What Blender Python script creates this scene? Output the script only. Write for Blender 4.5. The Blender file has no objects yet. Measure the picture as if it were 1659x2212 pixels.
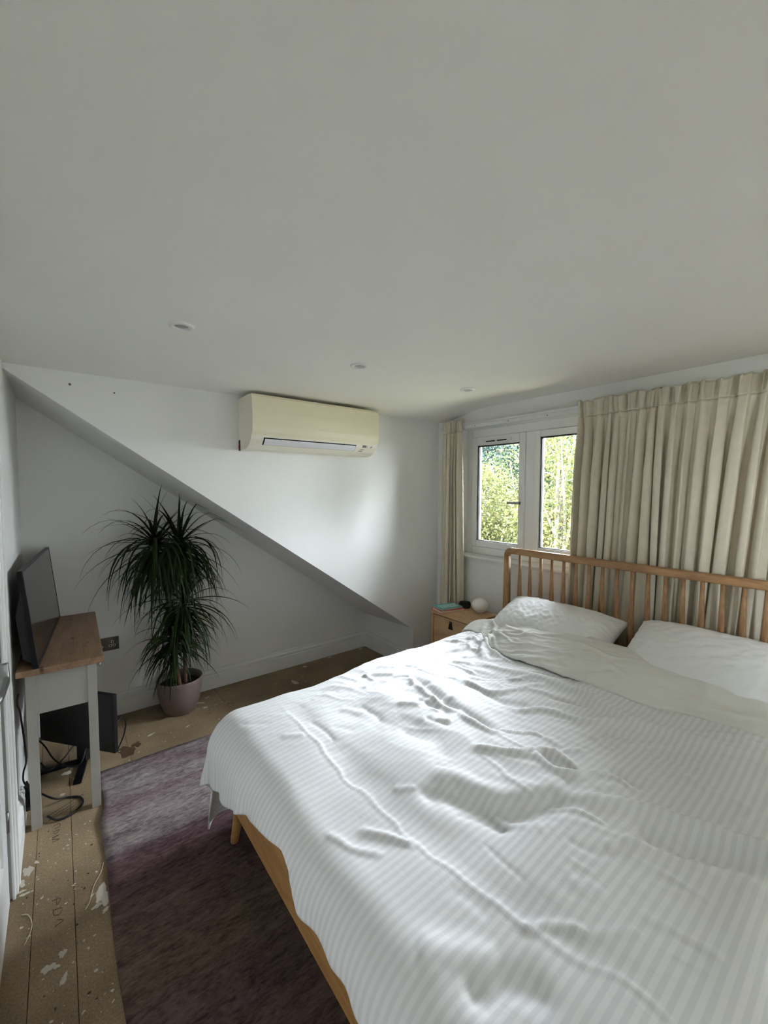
import bpy, bmesh, math, random
import numpy as np
from mathutils import Vector, Matrix, noise as mnoise
PI = math.pi
scene = bpy.context.scene
COL = scene.collection

# ------------------------------------------------------------------ camera
YAW, PITCH, ROLL, CAM_H, FPX = math.radians(38.0), math.radians(-3.1), math.radians(0.15), 1.5, 900.0
fwd = Vector((math.sin(YAW)*math.cos(PITCH), math.cos(YAW)*math.cos(PITCH), math.sin(PITCH)))
rt = Vector((math.cos(YAW), -math.sin(YAW), 0.0))
up = rt.cross(fwd)
rt = rt*math.cos(ROLL) + up*math.sin(ROLL)
up = rt.cross(fwd)
cd = bpy.data.cameras.new('camera')
cd.sensor_fit = 'HORIZONTAL'; cd.sensor_width = 36.0; cd.lens = 36.0*FPX/1659.0
cd.clip_start = 0.01; cd.clip_end = 300
cam = bpy.data.objects.new('camera', cd); COL.objects.link(cam)
M = Matrix((rt, up, -fwd)).transposed().to_4x4(); M.translation = Vector((0, 0, CAM_H))
cam.matrix_world = M
scene.camera = cam

# ------------------------------------------------------------------ world, sun, window portals, exposure
world = bpy.data.worlds.new('world'); scene.world = world; world.use_nodes = True
bg = world.node_tree.nodes['Background']
bg.inputs[0].default_value = (0.90, 0.955, 1.06, 1)
bg.inputs[1].default_value = 64.0
sd = bpy.data.lights.new('sun', 'SUN'); sd.energy = 30.0; sd.angle = math.radians(0.6); sd.color = (1.0, 0.95, 0.86)
sun = bpy.data.objects.new('sun', sd); COL.objects.link(sun)
sun.rotation_euler = Vector((0.06, -0.80, -0.60)).to_track_quat('-Z', 'Y').to_euler()
def portal(name, y0, y1, z0, z1, x):   # guides sampling of the sky through an opening
    l = bpy.data.lights.new(name, 'AREA'); l.shape = 'RECTANGLE'; l.size = z1-z0; l.size_y = y1-y0
    l.cycles.is_portal = True
    o = bpy.data.objects.new(name, l); COL.objects.link(o)
    o.location = (x, (y0+y1)/2, (z0+z1)/2); o.rotation_euler = (0, PI/2, 0)
portal('window_portal', 0.55, 2.28, 0.985, 1.975, 2.735)
pl_ = bpy.data.lights.new('window_portal', 'AREA'); pl_.shape = 'RECTANGLE'; pl_.size = 0.9; pl_.size_y = 1.5; pl_.cycles.is_portal = True
po = bpy.data.objects.new('window_portal', pl_); COL.objects.link(po); po.location = (-0.39, -2.15, 1.50); po.rotation_euler = (0, -PI/2, 0)  # sky portal for the window added behind the camera
vs = scene.view_settings
vs.view_transform = 'Standard'; vs.look = 'None'; vs.gamma = 1.0; vs.use_curve_mapping = False
vs.exposure = 0.38
scene.cycles.use_denoising = True
scene.cycles.max_bounces = 8; scene.cycles.diffuse_bounces = 6; scene.cycles.glossy_bounces = 3
scene.cycles.use_adaptive_sampling = True; scene.cycles.adaptive_threshold = 0.035
scene.cycles.transparent_max_bounces = 12
scene.cycles.caustics_reflective = False; scene.cycles.caustics_refractive = False
scene.cycles.sample_clamp_indirect = 8.0

# ------------------------------------------------------------------ material helpers
def s2l(c):
    return tuple(((v/255.0)/12.92 if v/255.0 <= 0.04045 else ((v/255.0+0.055)/1.055)**2.4) for v in c)
MATS = {}
def nn(nt, t, **kw):
    n = nt.nodes.new(t)
    for k, v in kw.items(): setattr(n, k, v)
    return n
def setc(sock, c):
    if hasattr(sock, 'default_value'): sock.default_value = (c[0], c[1], c[2], 1)
    else: sock.color = (c[0], c[1], c[2], 1)
def mat(name, rgb, rough=0.6, metal=0.0, spec=0.5, var=0.0, vscale=8.0, bump=0.0, bscale=60.0, stretch=(1,1,1), sheen=0.0, coat=0.0, trans=0.0):
    m = bpy.data.materials.new(name); m.use_nodes = True; nt = m.node_tree; p = nt.nodes['Principled BSDF']
    c = s2l(rgb); setc(p.inputs['Base Color'], c)
    p.inputs['Roughness'].default_value = rough; p.inputs['Metallic'].default_value = metal
    p.inputs['Specular IOR Level'].default_value = spec
    if sheen: p.inputs['Sheen Weight'].default_value = sheen
    if coat: p.inputs['Coat Weight'].default_value = coat
    tc = nn(nt, 'ShaderNodeTexCoord'); mp = nn(nt, 'ShaderNodeMapping'); mp.inputs['Scale'].default_value = stretch
    nt.links.new(tc.outputs['Object'], mp.inputs['Vector'])
    if var:
        n = nn(nt, 'ShaderNodeTexNoise'); n.inputs['Scale'].default_value = vscale; n.inputs['Detail'].default_value = 5
        nt.links.new(mp.outputs[0], n.inputs['Vector'])
        r = nn(nt, 'ShaderNodeValToRGB')
        setc(r.color_ramp.elements[0], [x*(1-var) for x in c][:3]); r.color_ramp.elements[0].position = 0.3
        setc(r.color_ramp.elements[1], [min(1, x*(1+var)) for x in c][:3]); r.color_ramp.elements[1].position = 0.7
        nt.links.new(n.outputs['Fac'], r.inputs[0]); nt.links.new(r.outputs[0], p.inputs['Base Color'])
    if bump:
        n = nn(nt, 'ShaderNodeTexNoise'); n.inputs['Scale'].default_value = bscale; n.inputs['Detail'].default_value = 4
        nt.links.new(mp.outputs[0], n.inputs['Vector'])
        b = nn(nt, 'ShaderNodeBump'); b.inputs['Strength'].default_value = bump; b.inputs['Distance'].default_value = 0.004
        nt.links.new(n.outputs['Fac'], b.inputs['Height']); nt.links.new(b.outputs[0], p.inputs['Normal'])
    MATS[name] = m
    return m
def wood(name, c1, c2, stretch=(3, 3, 0.35), rough=0.5, scale=9.0, knots=False):
    m = bpy.data.materials.new(name); m.use_nodes = True; nt = m.node_tree; p = nt.nodes['Principled BSDF']
    tc = nn(nt, 'ShaderNodeTexCoord'); mp = nn(nt, 'ShaderNodeMapping'); mp.inputs['Scale'].default_value = stretch
    nt.links.new(tc.outputs['Object'], mp.inputs['Vector'])
    n1 = nn(nt, 'ShaderNodeTexNoise'); n1.inputs['Scale'].default_value = scale; n1.inputs['Detail'].default_value = 8; n1.inputs['Distortion'].default_value = 1.2
    nt.links.new(mp.outputs[0], n1.inputs['Vector'])
    n2 = nn(nt, 'ShaderNodeTexNoise'); n2.inputs['Scale'].default_value = scale*9; n2.inputs['Detail'].default_value = 3
    nt.links.new(mp.outputs[0], n2.inputs['Vector'])
    mx = nn(nt, 'ShaderNodeMath', operation='MULTIPLY_ADD'); mx.inputs[1].default_value = 0.35; nt.links.new(n2.outputs['Fac'], mx.inputs[0]); 
    m3 = nn(nt, 'ShaderNodeMath', operation='MULTIPLY'); m3.inputs[1].default_value = 0.75; nt.links.new(n1.outputs['Fac'], m3.inputs[0]); nt.links.new(m3.outputs[0], mx.inputs[2])
    r = nn(nt, 'ShaderNodeValToRGB'); r.color_ramp.elements[0].position = 0.36; r.color_ramp.elements[1].position = 0.66
    setc(r.color_ramp.elements[0], s2l(c1)); setc(r.color_ramp.elements[1], s2l(c2))
    nt.links.new(mx.outputs[0], r.inputs[0])
    out = r.outputs[0]
    if knots:
        v = nn(nt, 'ShaderNodeTexVoronoi'); v.inputs['Scale'].default_value = 5.5
        mp2 = nn(nt, 'ShaderNodeMapping'); mp2.inputs['Scale'].default_value = (2.2, 0.9, 1); nt.links.new(tc.outputs['Object'], mp2.inputs['Vector']); nt.links.new(mp2.outputs[0], v.inputs['Vector'])
        kr = nn(nt, 'ShaderNodeValToRGB'); kr.color_ramp.elements[0].position = 0.06; kr.color_ramp.elements[1].position = 0.13
        setc(kr.color_ramp.elements[0], (0.25, 0.2, 0.17)); setc(kr.color_ramp.elements[1], (1, 1, 1))
        nt.links.new(v.outputs['Distance'], kr.inputs[0])
        mm = nn(nt, 'ShaderNodeMix', data_type='RGBA', blend_type='MULTIPLY'); mm.inputs['Factor'].default_value = 1
        nt.links.new(out, mm.inputs[6]); nt.links.new(kr.outputs[0], mm.inputs[7]); out = mm.outputs[2]
    nt.links.new(out, p.inputs['Base Color'])
    p.inputs['Roughness'].default_value = rough
    b = nn(nt, 'ShaderNodeBump'); b.inputs['Strength'].default_value = 0.15; b.inputs['Distance'].default_value = 0.002
    nt.links.new(mx.outputs[0], b.inputs['Height']); nt.links.new(b.outputs[0], p.inputs['Normal'])
    MATS[name] = m
    return m

mat('wall_paint', (240, 240, 237), 0.75, var=0.015, vscale=3, bump=0.05, bscale=140)
mat('ceiling_paint', (240, 239, 234), 0.8, var=0.015, vscale=2.5, bump=0.05, bscale=120)
mat('trim_white', (233, 233, 231), 0.4)
mat('upvc_white', (240, 240, 238), 0.3)
mat('black_gasket', (18, 18, 20), 0.6)
mat('dark_slot', (14, 14, 14), 0.8)
mat('curtain_cloth', (208, 199, 178), 0.9, var=0.04, vscale=30, bump=0.12, bscale=500, sheen=0.15)
wood('oak_bed', (122, 88, 56), (172, 132, 90), stretch=(3, 3, 0.5))
wood('oak_bed_rail', (122, 88, 56), (170, 130, 88), stretch=(3, 0.5, 3))
wood('oak_bed_foot', (146, 104, 58), (182, 138, 84), stretch=(3, 0.5, 3))
wood('oak_light', (176, 138, 98), (200, 164, 122), stretch=(3, 0.6, 3), scale=6)
wood('pine_top', (112, 86, 64), (150, 118, 90), stretch=(3.5, 0.45, 3), scale=5, knots=True)
mat('grey_furniture', (156, 153, 146), 0.5)
mat('black_plastic', (12, 12, 15), 0.45, spec=0.2)
mat('black_matte', (10, 10, 11), 0.55)
mat('screen_glass', (10, 10, 11), 0.12, spec=0.6)
mat('screen_bezel', (34, 34, 38), 0.4, spec=0.3)
mat('cable_black', (12, 12, 13), 0.5)
mat('ac_body', (236, 231, 214), 0.4)
mat('ac_panel', (232, 224, 198), 0.45)
mat('ac_flap', (226, 224, 228), 0.4)
mat('print_grey', (110, 110, 108), 0.6)
mat('print_dark', (50, 52, 55), 0.6)
mat('red_cable', (150, 25, 35), 0.5)
mat('chrome', (200, 200, 200), 0.25, metal=1.0)
mat('brushed_steel', (150, 150, 148), 0.38, metal=1.0)
mat('bronze_plate', (96, 88, 82), 0.4, metal=0.6)
mat('socket_insert', (225, 222, 214), 0.5)
mat('lamp_glass', (238, 236, 230), 0.3, spec=0.4)
mat('lamp_lens', (150, 148, 142), 0.3)
mat('speaker_cloth', (28, 29, 33), 0.9, bump=0.3, bscale=700)
mat('book_teal', (92, 178, 172), 0.5)
mat('book_red', (205, 62, 66), 0.5)
mat('book_pages', (214, 200, 172), 0.9, var=0.08, vscale=200, stretch=(1, 1, 8))
mat('book_print', (225, 238, 235), 0.6)
mat('leather_black', (20, 19, 19), 0.5)
mat('pot_taupe', (124, 109, 105), 0.55, var=0.04, vscale=6)
mat('soil', (44, 34, 26), 0.95, var=0.4, vscale=60, bump=0.8, bscale=80)
mat('plant_cane', (120, 92, 70), 0.8, var=0.25, vscale=40, bump=0.4, bscale=60)
mat('sheet_white', (232, 231, 228), 0.85, bump=0.1, bscale=30)
mat('chip_paint', (184, 176, 162), 0.7)
mat('stain_brown', (84, 62, 40), 0.7, var=0.2, vscale=30)
mat('stain_dark', (52, 46, 40), 0.8)
mat('pencil', (70, 62, 52), 0.8)
mat('thread_white', (205, 195, 172), 0.9)
mat('bark', (66, 62, 54), 0.9, var=0.3, vscale=20, bump=0.5, bscale=30)
mat('lawn', (96, 94, 76), 0.95, var=0.3, vscale=4)
mat('slat_pine', (196, 164, 118), 0.7)

# chipboard floor
m = mat('chipboard', (160, 136, 104), 0.75)
nt = m.node_tree; p = nt.nodes['Principled BSDF']; tc = nn(nt, 'ShaderNodeTexCoord')
n1 = nn(nt, 'ShaderNodeTexNoise'); n1.inputs['Scale'].default_value = 3.0; n1.inputs['Detail'].default_value = 6
n2 = nn(nt, 'ShaderNodeTexNoise'); n2.inputs['Scale'].default_value = 160.0; n2.inputs['Detail'].default_value = 4
geo = nn(nt, 'ShaderNodeNewGeometry')
for n in (n1, n2): nt.links.new(geo.outputs['Position'], n.inputs['Vector'])
r1 = nn(nt, 'ShaderNodeValToRGB'); setc(r1.color_ramp.elements[0], s2l((120, 102, 77))); setc(r1.color_ramp.elements[1], s2l((152, 132, 104)))
r1.color_ramp.elements[0].position = 0.35; r1.color_ramp.elements[1].position = 0.65
nt.links.new(n1.outputs['Fac'], r1.inputs[0])
r2 = nn(nt, 'ShaderNodeValToRGB'); setc(r2.color_ramp.elements[0], (0.72, 0.70, 0.66)); setc(r2.color_ramp.elements[1], (1.12, 1.12, 1.12))
r2.color_ramp.elements[0].position = 0.33; r2.color_ramp.elements[1].position = 0.66
nt.links.new(n2.outputs['Fac'], r2.inputs[0])
mx = nn(nt, 'ShaderNodeMix', data_type='RGBA', blend_type='MULTIPLY'); mx.inputs['Factor'].default_value = 1
nt.links.new(r1.outputs[0], mx.inputs[6]); nt.links.new(r2.outputs[0], mx.inputs[7]); nt.links.new(mx.outputs[2], p.inputs['Base Color'])

# rug: streaks across, colour bands along the length
m = bpy.data.materials.new('rug_pile'); m.use_nodes = True; MATS['rug_pile'] = m
nt = m.node_tree; p = nt.nodes['Principled BSDF']; p.inputs['Roughness'].default_value = 0.95; p.inputs['Specular IOR Level'].default_value = 0.1
geo = nn(nt, 'ShaderNodeNewGeometry'); sep = nn(nt, 'ShaderNodeSeparateXYZ'); nt.links.new(geo.outputs['Position'], sep.inputs[0])
def strn(sc, sx, sy, det, dist=0.0, rough=0.6):
    mp = nn(nt, 'ShaderNodeMapping'); mp.inputs['Scale'].default_value = (sx, sy, 1); mp.inputs['Rotation'].default_value = (0, 0, 0.06)
    n = nn(nt, 'ShaderNodeTexNoise'); n.inputs['Scale'].default_value = sc; n.inputs['Detail'].default_value = det; n.inputs['Distortion'].default_value = dist; n.inputs['Roughness'].default_value = rough
    nt.links.new(geo.outputs['Position'], mp.inputs['Vector']); nt.links.new(mp.outputs[0], n.inputs['Vector']); return n.outputs['Fac']
def mth(op, a, b=None, c=None):
    n = nn(nt, 'ShaderNodeMath', operation=op)
    for i, v in enumerate((a, b, c)):
        if v is None: continue
        if isinstance(v, (int, float)): n.inputs[i].default_value = v
        else: nt.links.new(v, n.inputs[i])
    return n.outputs[0]
big = strn(3.2, 0.35, 1.0, 6, 0.6)
yy = mth('MULTIPLY_ADD', mth('SUBTRACT', big, 0.5), 0.55, sep.outputs['Y'])
yn = mth('DIVIDE', mth('SUBTRACT', yy, 0.4), 2.2)
rp = nn(nt, 'ShaderNodeValToRGB'); cr = rp.color_ramp
stops = [(0.0, (96, 80, 72)), (0.20, (108, 90, 78)), (0.34, (92, 76, 76)), (0.46, (104, 90, 78)), (0.57, (94, 76, 77)), (0.66, (88, 68, 72)), (0.72, (128, 118, 118)), (0.80, (140, 132, 131)), (0.86, (122, 106, 109)), (0.91, (142, 135, 134)), (0.97, (122, 106, 110)), (1.0, (134, 124, 124))]
cr.elements[0].position = stops[0][0]; setc(cr.elements[0], s2l(stops[0][1]))
cr.elements[1].position = stops[-1][0]; setc(cr.elements[1], s2l(stops[-1][1]))
for pz, c in stops[1:-1]:
    e = cr.elements.new(pz); setc(e, s2l(c))
nt.links.new(yn, rp.inputs[0])
st = mth('ADD', mth('MULTIPLY', strn(26, 0.28, 1.0, 8, 0.3, 0.75), 0.55), mth('MULTIPLY', strn(95, 0.38, 1.0, 5, 0.5, 0.7), 0.45))
r2 = nn(nt, 'ShaderNodeValToRGB'); r2.color_ramp.elements[0].position = 0.40; r2.color_ramp.elements[1].position = 0.61
setc(r2.color_ramp.elements[0], (0.36, 0.30, 0.32)); setc(r2.color_ramp.elements[1], (1.35, 1.33, 1.3)); nt.links.new(st, r2.inputs[0])
mx = nn(nt, 'ShaderNodeMix', data_type='RGBA', blend_type='MULTIPLY'); mx.inputs['Factor'].default_value = 0.9
nt.links.new(rp.outputs[0], mx.inputs[6]); nt.links.new(r2.outputs[0], mx.inputs[7]); nt.links.new(mx.outputs[2], p.inputs['Base Color'])
pn = nn(nt, 'ShaderNodeTexNoise'); pn.inputs['Scale'].default_value = 350; nt.links.new(geo.outputs['Position'], pn.inputs['Vector'])
b = nn(nt, 'ShaderNodeBump'); b.inputs['Strength'].default_value = 0.5; b.inputs['Distance'].default_value = 0.004
nt.links.new(pn.outputs['Fac'], b.inputs['Height']); nt.links.new(b.outputs[0], p.inputs['Normal'])

# striped duvet cotton (self-stripe woven along the length) and plain reverse
def cotton(name, striped):
    m = bpy.data.materials.new(name); m.use_nodes = True; MATS[name] = m
    nt = m.node_tree; p = nt.nodes['Principled BSDF']
    p.inputs['Roughness'].default_value = 0.8; p.inputs['Specular IOR Level'].default_value = 0.25; p.inputs['Sheen Weight'].default_value = 0.15
    uv = nn(nt, 'ShaderNodeUVMap'); sp = nn(nt, 'ShaderNodeSeparateXYZ'); nt.links.new(uv.outputs[0], sp.inputs[0])
    if striped:
        w = nn(nt, 'ShaderNodeMath', operation='MULTIPLY'); w.inputs[1].default_value = 2*PI/0.021; nt.links.new(sp.outputs['Y'], w.inputs[0])
        s = nn(nt, 'ShaderNodeMath', operation='SINE'); nt.links.new(w.outputs[0], s.inputs[0])
        mr = nn(nt, 'ShaderNodeMapRange'); mr.inputs['From Min'].default_value = -0.25; mr.inputs['From Max'].default_value = 0.25; nt.links.new(s.outputs[0], mr.inputs['Value'])
        mx = nn(nt, 'ShaderNodeMix', data_type='RGBA'); nt.links.new(mr.outputs[0], mx.inputs['Factor'])
        setc(mx.inputs[6], s2l((221, 221, 223))); setc(mx.inputs[7], s2l((232, 232, 233))); nt.links.new(mx.outputs[2], p.inputs['Base Color'])
        m2 = nn(nt, 'ShaderNodeMapRange'); nt.links.new(mr.outputs[0], m2.inputs['Value']); m2.inputs['To Min'].default_value = 0.85; m2.inputs['To Max'].default_value = 0.6; nt.links.new(m2.outputs[0], p.inputs['Roughness'])
    else:
        setc(p.inputs['Base Color'], s2l((226, 225, 220)))
    n = nn(nt, 'ShaderNodeTexNoise'); n.inputs['Scale'].default_value = 38; n.inputs['Detail'].default_value = 5; n.inputs['Distortion'].default_value = 0.8
    mp = nn(nt, 'ShaderNodeMapping'); mp.inputs['Scale'].default_value = (1.0, 0.45, 1); mp.inputs['Rotation'].default_value = (0, 0, 0.4)
    nt.links.new(uv.outputs[0], mp.inputs['Vector']); nt.links.new(mp.outputs[0], n.inputs['Vector'])
    b = nn(nt, 'ShaderNodeBump'); b.inputs['Strength'].default_value = 0.11; b.inputs['Distance'].default_value = 0.006
    nt.links.new(n.outputs['Fac'], b.inputs['Height']); nt.links.new(b.outputs[0], p.inputs['Normal'])
    return m
cotton('duvet_stripe', True); cotton('duvet_plain', False); cotton('pillow_cotton', False)
setc(MATS['pillow_cotton'].node_tree.nodes['Principled BSDF'].inputs['Base Color'], s2l((240, 240, 240)))

# window glass: see-through with a mirror-like sheen
m = bpy.data.materials.new('window_glass'); m.use_nodes = True; MATS['window_glass'] = m
nt = m.node_tree; nt.nodes.remove(nt.nodes['Principled BSDF']); out = nt.nodes['Material Output']
tr = nn(nt, 'ShaderNodeBsdfTransparent'); tr.inputs[0].default_value = (0.97, 0.985, 0.975, 1)
gl = nn(nt, 'ShaderNodeBsdfGlossy'); gl.inputs['Roughness'].default_value = 0.02
fr = nn(nt, 'ShaderNodeFresnel'); fr.inputs[0].default_value = 1.45
ms = nn(nt, 'ShaderNodeMixShader'); nt.links.new(fr.outputs[0], ms.inputs[0]); nt.links.new(tr.outputs[0], ms.inputs[1]); nt.links.new(gl.outputs[0], ms.inputs[2]); nt.links.new(ms.outputs[0], out.inputs[0])

def leaf_mat(name, cols, transl=0.35, rough=0.5):
    m = bpy.data.materials.new(name); m.use_nodes = True; MATS[name] = m
    nt = m.node_tree; p = nt.nodes['Principled BSDF']; out = nt.nodes['Material Output']
    g = nn(nt, 'ShaderNodeNewGeometry'); r = nn(nt, 'ShaderNodeValToRGB')
    n = len(cols); r.color_ramp.elements[0].position = 0; setc(r.color_ramp.elements[0], s2l(cols[0])); r.color_ramp.elements[1].position = 1; setc(r.color_ramp.elements[1], s2l(cols[-1]))
    for i, c in enumerate(cols[1:-1]):
        e = r.color_ramp.elements.new((i+1)/(n-1)); setc(e, s2l(c))
    nt.links.new(g.outputs['Random Per Island'], r.inputs[0]); nt.links.new(r.outputs[0], p.inputs['Base Color'])
    p.inputs['Roughness'].default_value = rough; p.inputs['Specular IOR Level'].default_value = 0.1
    if transl:
        t = nn(nt, 'ShaderNodeBsdfTranslucent'); nt.links.new(r.outputs[0], t.inputs[0])
        ms = nn(nt, 'ShaderNodeMixShader'); ms.inputs[0].default_value = transl
        nt.links.new(p.outputs[0], ms.inputs[1]); nt.links.new(t.outputs[0], ms.inputs[2]); nt.links.new(ms.outputs[0], out.inputs[0])
    return m
leaf_mat('leaf_yellowgreen', [(34, 40, 18), (56, 59, 28), (78, 75, 42), (42, 49, 24)])
leaf_mat('leaf_green', [(22, 28, 14), (38, 46, 24), (56, 62, 38)])
leaf_mat('leaf_bluegreen', [(16, 26, 24), (28, 42, 38), (44, 60, 54)])
leaf_mat('leaf_russet', [(52, 36, 25), (62, 47, 34), (42, 40, 24)])
leaf_mat('leaf_dracaena', [(16, 26, 15), (28, 42, 22), (42, 54, 28), (22, 33, 18)], 0.12, 0.45)

# ------------------------------------------------------------------ mesh helpers
def link(name, me, mats=None, parent=None, loc=None, rot=None, smooth=False):
    o = bpy.data.objects.new(name, me); COL.objects.link(o)
    if mats:
        for mm in (mats if isinstance(mats, (list, tuple)) else [mats]): me.materials.append(MATS[mm])
    if parent is not None: o.parent = parent
    if loc is not None: o.location = loc
    if rot is not None: o.rotation_euler = rot
    if smooth:
        me.polygons.foreach_set('use_smooth', [True]*len(me.polygons))
    return o
def from_bm(name, bm, mats, parent=None, loc=None, rot=None, smooth=False):
    me = bpy.data.meshes.new(name); bm.normal_update(); bm.to_mesh(me); bm.free()
    return link(name, me, mats, parent, loc, rot, smooth)
def from_pd(name, v, f, mats, parent=None, loc=None, rot=None, smooth=False):
    me = bpy.data.meshes.new(name); me.from_pydata([tuple(map(float, q)) for q in v], [], f); me.update()
    return link(name, me, mats, parent, loc, rot, smooth)
def tag(o, label=None, cat=None, group=None, kind=None):
    if label: o['label'] = label
    if cat: o['category'] = cat
    if group: o['group'] = group
    if kind: o['kind'] = kind
    return o
def empty(name, loc=(0, 0, 0), rz=0.0):
    o = bpy.data.objects.new(name, None); o.empty_display_size = 0.05; COL.objects.link(o); o.location = loc; o.rotation_euler = (0, 0, rz); return o
def add_box(bm, a, b, bev=0.0, seg=2):
    vs_ = [bm.verts.new((x, y, z)) for x in (a[0], b[0]) for y in (a[1], b[1]) for z in (a[2], b[2])]
    fs = [bm.faces.new([vs_[i] for i in q]) for q in ((0, 1, 3, 2), (4, 6, 7, 5), (0, 4, 5, 1), (2, 3, 7, 6), (0, 2, 6, 4), (1, 5, 7, 3))]
    if bev:
        es = list({e for f in fs for e in f.edges})
        bmesh.ops.bevel(bm, geom=es, offset=bev, segments=seg, profile=0.5, affect='EDGES')
def box(name, a, b, mats, parent=None, bev=0.0, seg=2, loc=None, rot=None):
    bm = bmesh.new(); add_box(bm, a, b, bev, seg); bmesh.ops.recalc_face_normals(bm, faces=bm.faces)
    return from_bm(name, bm, mats, parent, loc, rot, smooth=False)
def boxes(name, lst, mats, parent=None, bev=0.0):
    bm = bmesh.new()
    for a, b in lst: add_box(bm, a, b, bev)
    bmesh.ops.recalc_face_normals(bm, faces=bm.faces)
    return from_bm(name, bm, mats, parent)
def lathe(name, prof, mats, parent=None, n=32, loc=None, rot=None, sx=1.0, sy=1.0, smooth=True):
    v = []; f = []
    for r, z in prof:
        for k in range(n):
            a = 2*PI*k/n; v.append((r*math.cos(a)*sx, r*math.sin(a)*sy, z))
    for i in range(len(prof)-1):
        for k in range(n):
            k2 = (k+1) % n; f.append((i*n+k, i*n+k2, (i+1)*n+k2, (i+1)*n+k))
    f.append(tuple(range(n-1, -1, -1))); f.append(tuple((len(prof)-1)*n+k for k in range(n)))
    return from_pd(name, v, f, mats, parent, loc, rot, smooth)
def catmull(pts, per=6):
    P = [Vector(q) for q in pts]; P = [P[0]*2-P[1]]+P+[P[-1]*2-P[-2]]; out = []
    for i in range(1, len(P)-2):
        for k in range(per):
            t = k/per; a, b, c, d = P[i-1], P[i], P[i+1], P[i+2]
            out.append(0.5*((2*b)+(c-a)*t+(2*a-5*b+4*c-d)*t*t+(3*b-a-3*c+d)*t**3))
    out.append(P[-2]); return out
def tube(name, pts, r, mats, parent=None, n=8, per=6, spline=True):
    P = catmull(pts, per) if spline else [Vector(q) for q in pts]
    v = []; f = []; nrm = None
    for i, q in enumerate(P):
        t = (P[min(i+1, len(P)-1)]-P[max(i-1, 0)]).normalized()
        if nrm is None: nrm = t.orthogonal().normalized()
        nrm = (nrm-t*nrm.dot(t)).normalized(); bn = t.cross(nrm)
        rr = r(i/(len(P)-1)) if callable(r) else r
        for k in range(n):
            a = 2*PI*k/n; v.append(q+nrm*rr*math.cos(a)+bn*rr*math.sin(a))
    for i in range(len(P)-1):
        for k in range(n):
            k2 = (k+1) % n; f.append((i*n+k, i*n+k2, (i+1)*n+k2, (i+1)*n+k))
    f.append(tuple(range(n-1, -1, -1))); f.append(tuple((len(P)-1)*n+k for k in range(n)))
    return from_pd(name, v, f, mats, parent, smooth=True)
def prism(name, poly, axis, a, b, mats, parent=None, smooth=False):
    """poly: 2D points in the plane normal to axis ('x': (y,z), 'y': (x,z), 'z': (x,y))."""
    def P(q, w):
        return {'x': (w, q[0], q[1]), 'y': (q[0], w, q[1]), 'z': (q[0], q[1], w)}[axis]
    n = len(poly); bm = bmesh.new()
    va = [bm.verts.new(P(q, a)) for q in poly]; vb = [bm.verts.new(P(q, b)) for q in poly]
    bm.faces.new(va); bm.faces.new(vb[::-1])
    for i in range(n): bm.faces.new((va[i], vb[i], vb[(i+1) % n], va[(i+1) % n]))
    bmesh.ops.recalc_face_normals(bm, faces=bm.faces)
    return from_bm(name, bm, mats, parent, smooth=smooth)
def struct(o): o['kind'] = 'structure'; return o
def sstep(a, b, x):
    t = np.clip((x-a)/(b-a), 0, 1); return t*t*(3-2*t)

# ------------------------------------------------------------------ room shell
XL, XW, YG, YR, XK, YB = -0.178, 2.565, 2.53, 3.215, 2.288, -3.2
def soff(x, y):  # underside of the sloping roof in the alcove
    return 2.05 - (x+0.18)*0.6917 - (y-YG)/(YR-YG)*0.028
# ceiling: gently uneven, dipping into the far window corner
nx, ny = 60, 60
xs = np.linspace(-0.42, 2.86, nx); ys = np.linspace(YB-0.2, YG+0.12, ny)
V = []
for x in xs:
    for y in ys:
        w = float(sstep(1.75, 2.5, x)*(1-sstep(2.02, 2.52, y)))
        V.append((x, y, 2.06 + 0.062*w))
F = [(i*ny+j, i*ny+j+1, (i+1)*ny+j+1, (i+1)*ny+j) for i in range(nx-1) for j in range(ny-1)]
ceil = struct(from_pd('ceiling', V, F, 'ceiling_paint', smooth=True))
md = ceil.modifiers.new('thick', 'SOLIDIFY'); md.thickness = 0.16; md.offset = -1 if ceil.data.polygons[0].normal.z < 0 else 1
# gable (dormer cheek) wall with the roof slope cut out of it
wg = struct(prism('wall_gable', [(XL-0.02, soff(XL, YG)), (XK, soff(XK, YG)), (XK, 0.0), (XW+0.02, 0.0), (XW+0.02, 2.16), (XL-0.02, 2.16)], 'y', YG, YG+0.12, 'wall_paint'))
for (x, z, r) in ((0.06, 2.0, 0.006), (0.24, 1.985, 0.004)):
    lathe('screw_hole', [(r, 0), (r, 0.001), (r*0.4, 0.0015)], 'print_grey', wg, 10, (x, YG, z), (PI/2, 0, 0))
struct(box('wall_recess', (XL-0.2, YR, 0), (XK+0.2, YR+0.15, 2.3), 'wall_paint'))
struct(box('wall_knee', (XK, YG+0.12, 0), (XK+0.12, YR, 0.45), 'wall_paint'))
# sloping roof lining over the alcove
q = [(XL-0.03, YG+0.002), (XK+0.06, YG+0.002), (XK+0.06, YR+0.02), (XL-0.03, YR+0.02)]
V = [(x, y, soff(x, y)) for x, y in q]+[(x, y, soff(x, y)+0.14) for x, y in q]
struct(from_pd('ceiling_slope', V, [(0, 1, 2, 3), (7, 6, 5, 4), (0, 4, 5, 1), (1, 5, 6, 2), (2, 6, 7, 3), (3, 7, 4, 0)], 'wall_paint'))
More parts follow.
